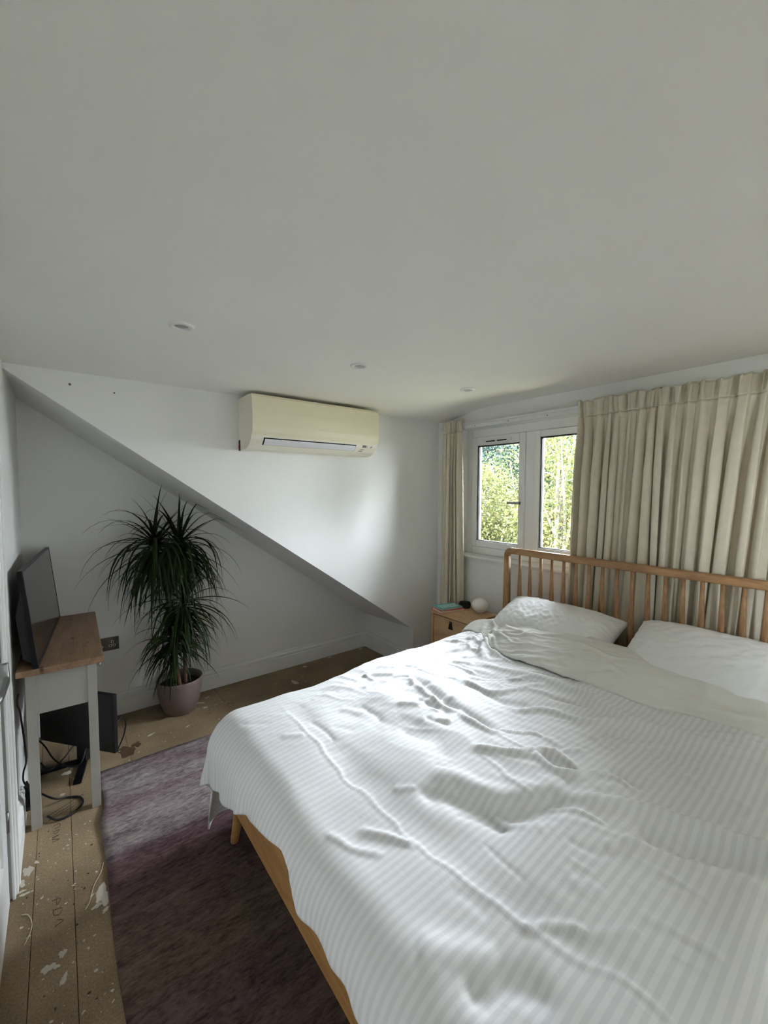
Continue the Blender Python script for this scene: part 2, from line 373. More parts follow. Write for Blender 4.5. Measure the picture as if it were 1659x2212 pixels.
# left wall with the door opening and a hole for the added window
DY0, DY1, DZ = 1.22, 1.975, 1.98
struct(boxes('wall_left', [((XL-0.2, YB-0.2, 0), (XL, -2.9, 2.25)), ((XL-0.2, -2.9, 0), (XL, -1.4, 1.05)), ((XL-0.2, -2.9, 1.95), (XL, -1.4, 2.25)), ((XL-0.2, -1.4, 0), (XL, DY0, 2.25)), ((XL-0.2, DY1, 0), (XL, YR+0.1, 2.25)), ((XL-0.2, DY0, DZ), (XL, DY1, 2.25))], 'wall_paint'))
struct(box('wall_back', (XL-0.2, YB-0.165, -0.1), (XW+0.3, YB, 2.25), 'wall_paint'))
struct(box('added_light_block', (XL-0.32, DY0-0.2, -0.12), (XL-0.2, DY1+0.2, 2.25), 'wall_paint'))  # unseen block added behind the door to stop daylight leaking in
# window wall: two openings
W1 = (0.55, 2.28, 0.985, 1.975)
xa, xb = XW, XW+0.165
struct(boxes('wall_right', [((xa, YB-0.2, -0.2), (xb, YG+0.12, W1[2]-0.025)), ((xa, YB-0.2, W1[3]), (xb, YG+0.12, 2.25)),
    ((xa, YB-0.2, W1[2]-0.025), (xb, W1[0], W1[3])), ((xa, W1[1], W1[2]-0.025), (xb, YG+0.12, W1[3]))], 'wall_paint'))
# floor: loose-laid chipboard panels with open joints
fl = struct(box('floor', (XL-0.2, YB-0.2, -0.12), (XW+0.25, YR+0.15, -0.022), 'dark_slot'))
jx = [XL-0.18, -0.117, 0.0, 0.275, 0.878, 1.488, 2.118, XW]
rnd = random.Random(3)
for i in range(len(jx)-1):
    cuts = [YB, 0.55+0.35*(i % 2), YR] if i != 2 else [YB, 0.4, 2.745, YR]
    for j in range(len(cuts)-1):
        box('floor_panel', (jx[i]+0.0008, cuts[j]+0.0008, -0.022), (jx[i+1]-0.0008, cuts[j+1]-0.0008, 0.0), 'chipboard', fl, 0.0008, 1)
# skirting boards with a moulded top
def skirt(name, p0, p1, nrm):
    """moulded board along p0->p1 (xy), sticking out along nrm"""
    prof = [(0, 0), (0.018, 0), (0.018, 0.102), (0.0145, 0.106), (0.0145, 0.112), (0.017, 0.117), (0.016, 0.126), (0.010, 0.133), (0.006, 0.142), (0.006, 0.149), (0, 0.151)]
    v = []; n = len(prof)
    for q in (p0, p1):
        for d, z in prof: v.append((q[0]+nrm[0]*d, q[1]+nrm[1]*d, z))
    f = [tuple(range(n)), tuple(range(2*n-1, n-1, -1))]+[(i, i+n, (i+1) % n+n, (i+1) % n) for i in range(n)]
    bm = bmesh.new(); vv = [bm.verts.new(c) for c in v]
    for q in f: bm.faces.new([vv[i] for i in q])
    bmesh.ops.recalc_face_normals(bm, faces=bm.faces)
    return struct(from_bm(name, bm, 'trim_white'))
skirt('baseboard_recess', (XL, YR), (XK, YR), (0, -1))
skirt('baseboard_knee', (XK, YG+0.0), (XK, YR), (-1, 0))
skirt('baseboard_left', (XL, DY1+0.075), (XL, YR), (1, 0))
skirt('baseboard_right', (XW, YB), (XW, YG), (-1, 0))
skirt('baseboard_gable', (XK+0.02, YG), (XW, YG), (0, -1))

# ------------------------------------------------------------------ door in the left wall
dr = struct(empty('door_1', (XL-0.006, DY1-0.02, 0)))
LX = -0.006
lw = DY1-DY0-0.036
boxes('leaf', [((-0.036, -lw, 0.001), (-0.008, 0, DZ-0.03)), ((-0.01, -lw, 0.001), (0, -lw+0.11, DZ-0.03)), ((-0.01, -0.11, 0.001), (0, 0, DZ-0.03)),
    ((-0.01, -lw+0.11, 0.001), (0, -0.11, 0.22)), ((-0.01, -lw+0.11, DZ-0.15), (0, -0.11, DZ-0.03)), ((-0.01, -lw+0.11, 0.86), (0, -0.11, 0.98))], 'trim_white', dr, 0.0015)
for z in (0.30, 1.70):
    h = box('hinge', (-0.004, 0.0, z-0.035), (0.004, 0.014, z+0.035), 'brushed_steel', dr, 0.001)
    tube('hinge_pin', [(0.003, 0.006, z-0.037), (0.003, 0.006, z+0.037)], 0.0045, 'brushed_steel', h, 8, 2, False)
hd = tube('lever_handle', [(0.012, -0.745+0.0, 1.035), (0.058, -0.742, 1.035), (0.066, -0.72, 1.036), (0.068, -0.66, 1.036), (0.069, -0.625, 1.037), (0.068, -0.612, 1.048), (0.066, -0.606, 1.075)], 0.0095, 'brushed_steel', dr, 12, 6)
lathe('rose', [(0.026, 0), (0.026, 0.008), (0.022, 0.011)], 'brushed_steel', hd, 24, (0, -0.745, 1.035), (0, PI/2, 0))
def architrave(n, pts):
    return struct(boxes('trim_%d' % n, pts, 'trim_white', None, 0.003))
aw = 0.078
architrave(1, [((XL, DY1-0.012, 0), (XL+0.010, DY1+aw-0.012, DZ+aw-0.012)), ((XL, DY1+0.01, 0), (XL+0.016, DY1+0.045, DZ+0.06)), ((XL, DY1+aw-0.026, 0), (XL+0.020, DY1+aw-0.012, DZ+aw-0.012))])
architrave(2, [((XL, DY0-aw+0.012, 0), (XL+0.010, DY0+0.012, DZ+aw-0.012)), ((XL, DY0-0.045, 0), (XL+0.016, DY0-0.01, DZ+0.06)), ((XL, DY0-aw+0.012, 0), (XL+0.020, DY0-aw+0.026, DZ+aw-0.012))])
architrave(3, [((XL, DY0-0.012, DZ-0.012), (XL+0.010, DY1+0.012, DZ+0.066)), ((XL, DY0-0.012, DZ+0.01), (XL+0.016, DY1+0.012, DZ+0.045))])

# ------------------------------------------------------------------ windows
def window(name, y0, y1, z0, z1, lights, vent):
    w = struct(empty(name, (XW+0.08, 0, 0)))
    ft, d0, d1 = 0.062, 0.0, 0.07
    mull = [y0+(y1-y0)*k/lights for k in range(1, lights)]
    fr = [((d0, y0, z0), (d1, y0+ft, z1)), ((d0, y1-ft, z0), (d1, y1, z1)), ((d0, y0+ft, z0), (d1, y1-ft, z0+ft)), ((d0, y0+ft, z1-ft), (d1, y1-ft, z1))]
    for mu in mull: fr.append(((d0, mu-0.034, z0+ft), (d1, mu+0.034, z1-ft)))
    boxes('window_frame', fr, 'upvc_white', w, 0.004)
    edges = [y0+ft]+[e for mu in mull for e in (mu-0.034, mu+0.034)]+[y1-ft]
    for k in range(lights):
        a, b = edges[2*k], edges[2*k+1]; za, zb = z0+ft, z1-ft
        c = 0.046; e = 0.002
        a += e; b -= e; za += e; zb -= e
        top = c+(0.02 if vent and k == lights-1 else 0)
        cs = boxes('casement', [((-0.014, a, za), (0.05, a+c, zb)), ((-0.014, b-c, za), (0.05, b, zb)), ((-0.014, a+c, za), (0.05, b-c, za+c)), ((-0.014, a+c, zb-top), (0.05, b-c, zb))], 'upvc_white', w, 0.005)
        g = 0.008
        boxes('gasket', [((0.0, a+c, za+c), (0.022, a+c+g, zb-top)), ((0.0, b-c-g, za+c), (0.022, b-c, zb-top)), ((0.0, a+c+g, za+c), (0.022, b-c-g, za+c+0.005)), ((0.0, a+c+g, zb-top-g), (0.022, b-c-g, zb-top))], 'black_gasket', cs)
        box('pane', (0.012, a+c+0.001, za+c+0.001), (0.018, b-c-0.001, zb-top-0.001), 'window_glass', cs)
        if vent and k == lights-1:
            ym = (a+b)/2
            vt = box('trickle_vent', (-0.030, ym-0.13, zb-0.053), (-0.014, ym+0.13, zb-0.025), 'upvc_white', cs, 0.006)
            for s in (-1, 1):
                box('vent_slot', (-0.0312, ym+s*0.052-0.042, zb-0.045), (-0.030, ym+s*0.052+0.042, zb-0.036), 'dark_slot', vt)
            hb = box('handle_base', (-0.026, a+0.010, (za+zb)/2-0.10), (-0.014, a+0.032, (za+zb)/2-0.045), 'upvc_white', cs, 0.005)
            box('handle_lever', (-0.052, a+0.012, (za+zb)/2-0.085), (-0.040, a+0.12, (za+zb)/2-0.067), 'brushed_steel', hb, 0.004)
            box('handle_neck', (-0.05, a+0.014, (za+zb)/2-0.085), (-0.03, a+0.028, (za+zb)/2-0.067), 'brushed_steel', hb, 0.002)
    # inner sill board with rounded nose
    sl = prism('window_sill', [(XW-0.03-XW-0.08, z0-0.022), (XW-0.033-XW-0.08, z0-0.011), (XW-0.03-XW-0.08, z0-0.002), (XW-0.026-XW-0.08, z0), (0.0, z0), (0.0, z0-0.024), (XW-0.026-XW-0.08, z0-0.024)], 'y', y0+0.001, y1-0.001, 'trim_white', w)
    box('sill_nose', (-0.108, y0-0.035, z0-0.0235), (-0.0802, y1+0.035, z0-0.0005), 'trim_white', sl, 0.006)
    boxes('frame_packer', [((0.0, y0+0.001, z0-0.0245), (0.07, y1-0.001, z0-0.0005))], 'upvc_white', w)
    return w
window('window_1', *W1, 3, True)
w2 = window('added_window', 1.4, 2.9, 1.05, 1.95, 2, False)  # unseen window added behind the camera to bring in more daylight
w2.location = (XL-0.09, 0, 0); w2.rotation_euler = (0, 0, PI)

# ------------------------------------------------------------------ curtain track batten and curtains
tk = empty('curtain_track', (XW, 0, 2.0)); tag(tk, 'white curtain track batten fixed across the wall above the window', 'curtain track')
box('batten', (-0.022, -0.6, -0.024), (-0.0, 2.46, 0.014), 'trim_white', tk, 0.002)
box('rail', (-0.040, -0.6, 0.002), (-0.022, 2.46, 0.016), 'trim_white', tk, 0.002)
for k in range(9):
    y = 2.12-0.3*k
    lathe('screw', [(0.004, 0), (0.004, 0.001), (0.002, 0.002)], 'print_grey', tk, 10, (-0.022, y, -0.010), (0, -PI/2, 0))
    box('bracket', (-0.03, y-0.01, 0.012), (-0.0, y+0.01, 0.02), 'trim_white', tk, 0.001)

def curtain(name, y0, y1, zt, zb, xc, npl, seed, amp, label, spread0, spread1, lean=0.0):
    """pleated curtain between y0 and y1, gathered header tape on top"""
    rng = np.random.default_rng(seed)
    per = 14; nc = npl*per+1; 
    w = rng.uniform(0.55, 1.5, npl); w /= w.sum(); cum = np.concatenate([[0], np.cumsum(w)])
    kk = np.arange(nc)/per; base = np.interp(kk, np.arange(npl+1), cum)
    ph = kk % 1.0; idx = np.minimum(kk.astype(int), npl-1)
    a_i = rng.uniform(0.6, 1.15, npl); asym = rng.uniform(-0.28, 0.28, npl)
    w2 = rng.uniform(0.45, 1.6, npl); w2 /= w2.sum(); cum2 = np.concatenate([[0], np.cumsum(w2)]); base2 = np.interp(kk, np.arange(npl+1), cum2)
    rows = np.concatenate([np.linspace(0, 0.046, 9), np.linspace(0.052, 0.1, 8), np.linspace(0.12, 1.0, 40)]); rows = np.unique(rows)
    H = zt-zb; V = []
    d_head = 0.085/H if H > 1 else 0.08
    for r in rows:
        t = r; z = zt - t*H
        dist = t*H
        hd = np.clip(dist/0.09, 0, 1)
        open_ = 0.35+0.65*min(1.0, max(0.0, (dist-0.07)/0.35))
        mixw = min(1.0, dist/1.4)
        b = base*(1-mixw)+base2*mixw
        lo = y1+(spread1)*t; hi = y0+(spread0)*t
        y = lo+(hi-lo)*b
        wgt = float(sstep(0.06, 0.13, dist))
        ph3 = ph*2+0.21*idx
        prof_h = np.tanh(2.4*(0.7*np.sin(2*PI*ph)+0.55*np.sin(2*PI*ph3)))
        xh = amp*0.55*a_i[idx]*prof_h
        yh = 0.012*np.sin(4*PI*ph+idx*1.7)*(1-min(1, dist/0.11))
        pinch = math.exp(-((dist-0.095)/0.028)**2)
        sdr = np.sin(2*PI*ph+asym[idx]*4*np.sin(2*PI*ph))
        prof = np.tanh(2.3*sdr)/math.tanh(2.3)
        xd = amp*a_i[idx]*prof*open_*(1-0.35*pinch)
        yd = (hi-lo)/npl*0.19*np.sin(4*PI*ph+1.2*idx)*open_
        x = xc+xh*(1-wgt)+xd*wgt
        y = y+yh*(1-wgt)+yd*wgt
        z_ = np.full(nc, z)+0.007*np.sin(idx*2.3+ph*6.0)*(1-min(1, dist/0.03))
        x = x + 0.006*np.sin(3.0*t+base*9+seed)
        V.append(np.stack([x, y+lean*t, z_], 1))
    V = np.array(V); nr = len(rows); V = V.reshape(-1, 3)
    F = [(i*nc+j, i*nc+j+1, (i+1)*nc+j+1, (i+1)*nc+j) for i in range(nr-1) for j in range(nc-1)]
    o = empty(name, (xc, (y0+y1)/2, zb)); tag(o, label, 'curtain')
    hrow = int(np.searchsorted(rows, 0.085/H)) + 1
    def sub(nm, r0, r1):
        vv = V.reshape(nr, nc, 3)[r0:r1].reshape(-1, 3)-np.array(o.location)
        ff = [(i*nc+j, i*nc+j+1, (i+1)*nc+j+1, (i+1)*nc+j) for i in range(r1-r0-1) for j in range(nc-1)]
        c = from_pd(nm, vv, ff, 'curtain_cloth', o, smooth=True)
        s = c.modifiers.new('thick', 'SOLIDIFY'); s.thickness = 0.0025; s.offset = 0
    sub('header_tape', 0, 9); sub('drop', 8, nr)
    return o
curtain('curtain', 1.285, -0.25, 2.03, 0.04, 2.489, 27, 5, 0.034, 'wide beige pleated curtain hanging behind the headboard', 0.03, -0.02)
curtain('curtain', 2.40, 2.215, 2.045, 0.04, 2.50, 5, 9, 0.022, 'narrow beige curtain gathered in the corner behind the bedside table', 0.03, -0.06)

# ------------------------------------------------------------------ ceiling downlights
for x, y, lab in ((0.352, 1.585, 'recessed white ceiling downlight nearest the sloped roof corner, leftmost of three'), (1.093, 1.582, 'recessed white ceiling downlight above the middle of the bed, second of three'), (1.825, 1.58, 'recessed white ceiling downlight closest to the window, rightmost of three')):
    z = 2.06
    o = empty('ceiling_downlight', (x, y, z)); tag(o, lab, 'ceiling light', 'recessed ceiling downlights')
    lathe('trim_ring', [(0.042, 0.003), (0.042, -0.003), (0.039, -0.006), (0.026, -0.006), (0.024, 0.0005), (0.024, 0.003)], 'trim_white', o, 32)
    lathe('lens', [(0.0235, 0.002), (0.0235, 0.0), (0.016, -0.0025), (0.006, -0.003)], 'lamp_lens', o, 24)

# ------------------------------------------------------------------ wall-mounted air conditioner
ax0, ax1 = 0.866, 1.752
ac = empty('air_conditioner', ((ax0+ax1)/2, YG, 1.73)); tag(ac, 'cream wall-mounted air conditioner high on the white gable wall', 'air conditioner')
hx = (ax1-ax0)/2
# profile in (y,z) relative to the wall / unit bottom (y negative = towards the room)
top = 0.305
pf = [(0, 0.010), (0, top), (-0.17, top+0.004), (-0.205, top-0.001), (-0.216, top-0.016), (-0.222, 0.21), (-0.222, 0.13), (-0.214, 0.092), (-0.196, 0.052), (-0.168, 0.022), (-0.125, 0.004), (-0.08, 0.0), (-0.03, 0.002)]
prism('body', pf, 'x', -hx, hx, 'ac_body', ac)
# front panel plate, slightly proud
pp = [(-0.2105, 0.078), (-0.2225, 0.13), (-0.2225, 0.21), (-0.2165, top-0.014), (-0.2075, top+0.001), (-0.2125, top+0.0015), (-0.2225, top-0.014), (-0.2285, 0.21), (-0.2285, 0.13), (-0.2225, 0.098), (-0.2135, 0.0775)]
prism('front_panel', pp, 'x', -hx, hx, 'ac_panel', ac)
# air outlet slot and flap on the curved lower front
s0, s1 = -hx+0.075, hx-0.17
prism('outlet_slot', [(-0.200, 0.066), (-0.2035, 0.0665), (-0.1975, 0.0520), (-0.1745, 0.0268), (-0.171, 0.028), (-0.194, 0.053)], 'x', s0, s1, 'dark_slot', ac)
prism('flap', [(-0.199, 0.0605), (-0.2035, 0.0600), (-0.1985, 0.0475), (-0.178, 0.0272), (-0.174, 0.0285), (-0.1945, 0.050)], 'x', s0+0.008, s1-0.004, 'ac_flap', ac)
def ac_mark(name, x0, x1, za, zb, m_):
    def yb(z):
        return float(np.interp(z, [0.0, 0.022, 0.052, 0.092, 0.13], [-0.125, -0.168, -0.196, -0.214, -0.222]))
    prism(name, [(yb(za)-0.0008, za), (yb(zb)-0.0008, zb), (yb(zb)+0.002, zb), (yb(za)+0.002, za)], 'x', x0, x1, m_, ac)
ac_mark('display_panel', hx-0.118, hx-0.088, 0.053, 0.068, 'print_grey')
for k in range(3): ac_mark('indicator_mark', hx-0.083, hx-0.077, 0.052+0.006*k, 0.0555+0.006*k, 'print_grey')
ac_mark('printed_line', hx-0.125, hx-0.097, 0.0375, 0.0405, 'print_grey')
ac_mark('printed_line', hx-0.135, hx-0.105, 0.0275, 0.0310, 'print_dark')
bt = lathe('power_button', [(0.011, 0), (0.011, 0.0018), (0.009, 0.0022)], 'ac_flap', ac, 20, (hx-0.045, -0.2005, 0.058), (PI/2+0.5, 0, 0))
tube('button_mark', [(hx-0.051, -0.203, 0.054), (hx-0.047, -0.2035, 0.0605), (hx-0.041, -0.2055, 0.0625)], 0.0022, 'print_dark', bt, 6, 3).matrix_parent_inverse = (Matrix.Translation((hx-0.045, -0.2005, 0.058)) @ Matrix.Rotation(PI/2+0.5, 4, 'X')).inverted()
box('pipe_notch', (-hx-0.0006, -0.028, 0.0), (-hx+0.004, -0.001, 0.062), 'dark_slot', ac)
tube('red_wire', [(-hx-0.001, -0.016, 0.006), (-hx-0.003, -0.012, 0.022), (-hx-0.001, -0.018, 0.042)], 0.003, 'red_cable', ac, 6, 4)

# ------------------------------------------------------------------ console table
TZ = 0.724
tb = empty('console_table', (-0.008, 2.74, 0), -0.02); tag(tb, 'narrow console table with a brown wooden top and grey painted legs', 'table')
tx0, tx1, ty0, ty1 = -0.150, 0.160, -0.442, 0.440
box('table_top', (tx0, ty0, TZ-0.028), (tx1, ty1, TZ), 'pine_top', tb, 0.004)
lw_ = 0.036
for sx in (tx0+0.028, tx1-0.028-lw_):
    for sy in (ty0+0.022, ty1-0.022-lw_):
        box('leg', (sx, sy, 0), (sx+lw_, sy+lw_, TZ-0.028), 'grey_furniture', tb, 0.0015)
for sy in (ty0+0.027, ty1-0.027-0.018): box('apron', (tx0+0.028+lw_, sy, TZ-0.21), (tx1-0.028-lw_, sy+0.018, TZ-0.028), 'grey_furniture', tb)
box('apron', (tx0+0.032, ty0+0.022+lw_, TZ-0.21), (tx0+0.05, ty1-0.022-lw_, TZ-0.028), 'grey_furniture', tb)
box('apron', (tx1-0.05, ty0+0.022+lw_, TZ-0.21), (tx1-0.032, ty1-0.022-lw_, TZ-0.19), 'grey_furniture', tb)
box('apron', (tx1-0.05, ty0+0.022+lw_, TZ-0.045), (tx1-0.032, ty1-0.022-lw_, TZ-0.028), 'grey_furniture', tb)
for k in range(2):
    a = ty0+0.062+k*0.382; dw = box('drawer', (tx1-0.05, a, TZ-0.187), (tx1-0.03, a+0.374, TZ-0.049), 'grey_furniture', tb, 0.002)
    lathe('knob', [(0.006, 0), (0.006, 0.012), (0.013, 0.02), (0.011, 0.028)], 'brushed_steel', dw, 16, (tx1-0.03, a+0.187, TZ-0.12), (0, PI/2, 0))

# flat screen standing on the table, leaning back to the left wall
def screen_panel(root, w, h, t, bulge=0.035):
    """front faces local +X, width along Y, height along Z, bottom at z=0"""
    box('casing', (-t, -w/2, 0), (0, w/2, h), 'black_plastic', root, 0.003)
    prism('back_cover', [(-t, 0.02), (-t-bulge, 0.05), (-t-bulge, h*0.55), (-t, h*0.8)], 'y', -w/2+0.02, w/2-0.02, 'black_matte', root)
    b = 0.008
    boxes('bezel', [((0, -w/2, 0), (0.002, -w/2+b, h)), ((0, w/2-b, 0), (0.002, w/2, h)), ((0, -w/2+b, h-b), (0.002, w/2-b, h)), ((0, -w/2+b, 0), (0.002, w/2-b, 0.016))], 'screen_bezel', root)
    box('display', (0, -w/2+b, 0.016), (0.0008, w/2-b, h-b), 'screen_glass', root)
tv = empty('flat_screen', (-0.053, 2.735, TZ+0.001)); tag(tv, 'large black flat screen leaning back on the console table by the wall', 'television')
tv.rotation_euler = (0, math.radians(-5.5), math.radians(-5.0))
screen_panel(tv, 0.872, 0.43, 0.018, 0.03)

# monitor standing on the floor under the table
mo = empty('monitor', (0.036, 2.742, 0.0)); tag(mo, 'black computer monitor with splayed stand on the floor under the table', 'monitor')
ang = math.atan2(-0.62, -0.78)
mo.rotation_euler = (0, 0, ang)
w_, h_ = 0.505, 0.315
rootm = bpy.data.objects.new('screen', None)
bm = bmesh.new(); add_box(bm, (-0.022, -w_/2, 0.105), (0, w_/2, 0.105+h_), 0.003); bmesh.ops.recalc_face_normals(bm, faces=bm.faces)
casing = from_bm('casing', bm, 'black_matte', mo)
box('display', (0, -w_/2+0.012, 0.12), (0.0008, w_/2-0.012, 0.105+h_-0.012), 'black_matte', casing)
box('stand_neck', (-0.055, -0.03, 0.012), (-0.022, 0.03, 0.26), 'black_matte', mo, 0.003)
for s in (-1, 1):
    f = box('stand_foot', (-0.01, -0.018, 0.0), (0.21, 0.018, 0.014), 'black_plastic', mo, 0.003)
    f.location = (-0.04, 0, 0.001+0.0005*s); f.rotation_euler = (0, 0, s*0.72)
# leads, power brick and plug beside the table
c1 = tube('power_lead', [(-0.115, 2.50, 0.06), (-0.06, 2.46, 0.03), (-0.01, 2.47, 0.008), (0.035, 2.44, 0.006), (0.045, 2.38, 0.006), (0.0, 2.33, 0.006), (-0.05, 2.325, 0.008), (-0.085, 2.36, 0.02)], 0.0045, 'cable_black'); tag(c1, 'black power lead looping on the boards between the front table legs', 'cable')
c2 = tube('power_lead', [(-0.162, 2.34, 0.62), (-0.166, 2.33, 0.58), (-0.158, 2.34, 0.52), (-0.150, 2.40, 0.30), (-0.158, 2.36, 0.26), (-0.16, 2.36, 0.22), (-0.15, 2.39, 0.17)], 0.0035, 'cable_black'); tag(c2, 'thin black lead hanging down the wall behind the left table leg', 'cable')
c3 = tube('signal_cable', [(-0.13, 2.92, 0.12), (-0.10, 2.86, 0.10), (-0.06, 2.80, 0.04), (0.0, 2.72, 0.02), (0.05, 2.70, 0.03), (0.075, 2.74, 0.08)], 0.004, 'cable_black'); tag(c3, 'black cable crossing the monitor stand under the table', 'cable')
c4 = tube('signal_cable', [(-0.12, 2.80, 0.05), (-0.08, 2.76, 0.015), (-0.02, 2.83, 0.02), (0.03, 2.90, 0.04), (0.10, 2.93, 0.03)], 0.004, 'cable_black'); tag(c4, 'black cable lying behind the monitor stand foot', 'cable')
c5 = tube('signal_cable', [(0.205, 2.66, 0.20), (0.24, 2.70, 0.215), (0.262, 2.72, 0.17), (0.25, 2.72, 0.10), (0.215, 2.70, 0.03)], 0.0035, 'cable_black'); tag(c5, 'black cable curling out from behind the monitor edge', 'cable')
ad = empty('power_adapter', (-0.148, 2.45, 0.085), 0.12); tag(ad, 'black power adapter wedged behind the front left table leg', 'power adapter')
bx_ = box('case', (-0.016, -0.05, -0.03), (0.016, 0.05, 0.03), 'black_plastic', ad, 0.005, rot=(0.75, 0, 0))
tube('strain_relief', [(0, -0.03, 0.045), (-0.003, -0.036, 0.07), (-0.01, -0.04, 0.10)], 0.004, 'cable_black', ad)

# wall socket
so = empty('wall_socket', (0.212, YR, 0.487)); tag(so, 'dark metal wall socket with white inserts beside the table', 'socket')
box('plate', (-0.073, -0.008, -0.043), (0.073, 0, 0.043), 'bronze_plate', so, 0.002)
for g in (-0.034, 0.036):
    for (x, z, w__, h__) in ((0.0, 0.012, 0.007, 0.013), (-0.011, -0.012, 0.011, 0.008), (0.011, -0.012, 0.011, 0.008)):
        p_ = box('pin_insert', (g+x-w__/2-0.003, -0.0092, z-h__/2-0.003), (g+x+w__/2+0.003, -0.008, z+h__/2+0.003), 'socket_insert', so, 0.0005)
        box('pin_hole', (g+x-w__/2, -0.0098, z-h__/2), (g+x+w__/2, -0.0092, z+h__/2), 'dark_slot', p_)
for x in (-0.062, 0.062): lathe('screw', [(0.0035, 0), (0.0035, 0.001)], 'brushed_steel', so, 10, (x, -0.008, 0.0), (PI/2, 0, 0))

# ------------------------------------------------------------------ potted dracaena
px, py = 0.612, 3.035
pl = empty('potted_dracaena', (px, py, 0)); tag(pl, 'tall dracaena with long narrow drooping leaves in a taupe pot', 'plant')
ph_ = 0.225
lathe('pot', [(0.094, 0), (0.100, 0.004), (0.122, 0.07), (0.136, 0.14), (0.142, 0.20), (0.143, ph_-0.003), (0.141, ph_), (0.137, ph_-0.002), (0.134, 0.195), (0.120, 0.12)], 'pot_taupe', pl, 40)
lathe('soil', [(0.128, 0.150), (0.132, 0.178), (0.10, 0.184), (0.04, 0.188)], 'soil', pl, 32)
canes = [[(-0.02, 0.0, 0.17), (-0.045, -0.01, 0.5), (-0.065, -0.015, 0.78), (-0.095, -0.02, 0.98), (-0.125, -0.02, 1.12)],
         [(-0.065, -0.015, 0.74), (-0.02, -0.025, 0.95), (0.01, -0.025, 1.11)],
         [(0.03, -0.02, 0.17), (0.03, -0.03, 0.45), (0.022, -0.04, 0.72)],
         [(-0.01, -0.05, 0.17), (-0.03, -0.055, 0.35), (-0.04, -0.055, 0.52)]]
for c in canes: tube('cane', c, lambda t: 0.014-0.004*t, 'plant_cane', pl, 8, 5)
rl = random.Random(21)
leaf_meshes = []
def dracaena_leaf(cx, cy, cz, az, el, L, droop, wdt):
    """one strap leaf as a folded ribbon; keeps clear of the alcove walls"""
    n = 9; P = []; d = Vector((math.cos(az)*math.cos(el), math.sin(az)*math.cos(el), math.sin(el))); pos = Vector((cx, cy, cz)); st = L/n
    side = Vector((-math.sin(az), math.cos(az), 0))
    V = []; 
    for i in range(n+1):
        t = i/n; wv = wdt*(0.75+0.5*math.sin(PI*min(1, t*1.3+0.1)))*(1-t**2.2)+0.0006
        nrm = side.cross(d).normalized()
        c = pos.copy()
        gx, gy = px+c.x, py+c.y
        lim = min(YR-0.012-py, 1.0)
        if c.y > lim-0.03: c.y = lim-0.03+0.03*math.tanh((c.y-lim+0.03)/0.03)*0.9
        zl = soff(px+c.x, py+c.y)-0.02
        if py+c.y > YG-0.02 and c.z > zl: c.z = zl
        if c.z < 0.02: c.z = 0.02
        V += [c-side*wv, c+nrm*wv*-0.35, c+side*wv]
        g = droop*(0.25+1.5*t)*st
        d = (d+Vector((0, 0, -g*6.0))).normalized(); pos = pos+d*st
    F = []
    for i in range(n):
        for k in (0, 1): F.append((3*i+k, 3*i+k+1, 3*i+k+4, 3*i+k+3))
    return V, F
crowns = [(-0.128, -0.02, 1.12, 92, 0.50, 1.0), (0.012, -0.025, 1.11, 92, 0.50, 1.0), (0.020, -0.04, 0.72, 70, 0.43, 0.9), (-0.04, -0.055, 0.52, 44, 0.36, 0.9)]
for ci, (cx, cy, cz, num, L, up_) in enumerate(crowns):
    for k in range(num):
        t = k/num
        az = k*2.39996+rl.uniform(-0.3, 0.3)
        if math.sin(az) > 0.35: az = -az if rl.random() < 0.65 else az     # fewer towards the wall behind
        el = math.radians(78-105*t**0.55+rl.uniform(-12, 12))
        ln = L*rl.uniform(0.72, 1.12)*(0.85 if t < 0.12 else 1.0)
        dr_ = rl.choice([rl.uniform(0.35, 0.7), rl.uniform(0.7, 1.3), rl.uniform(1.2, 1.9)])*(0.5 if t < 0.12 else 1.0)
        v, f = dracaena_leaf(cx+rl.uniform(-0.012, 0.012), cy+rl.uniform(-0.012, 0.012), cz+0.05-0.10*t+rl.uniform(-0.01, 0.01), az, el, ln, dr_, rl.uniform(0.0065, 0.0105))
        from_pd('leaf', v, f, 'leaf_dracaena', pl, smooth=True)
# the finest inner leaves that cannot be told apart
VV, FF = [], []
for ci, (cx, cy, cz, num, L, up_) in enumerate(crowns):
    for k in range(60 if ci < 3 else 70):
        az = rl.uniform(-PI, PI); el = math.radians(rl.uniform(-50, 20)); 
        if math.sin(az) > 0.2 and rl.random() < 0.6: az = -az
        v, f = dracaena_leaf(cx, cy, cz-rl.uniform(0.0, 0.16), az, el, L*rl.uniform(0.5, 0.85), rl.uniform(0.8, 1.8), rl.uniform(0.0035, 0.006))
        o_ = len(VV); VV += v; FF += [tuple(i+o_ for i in q) for q in f]
tag(from_pd('inner_foliage', VV, FF, 'leaf_dracaena', pl, smooth=True), kind='stuff')

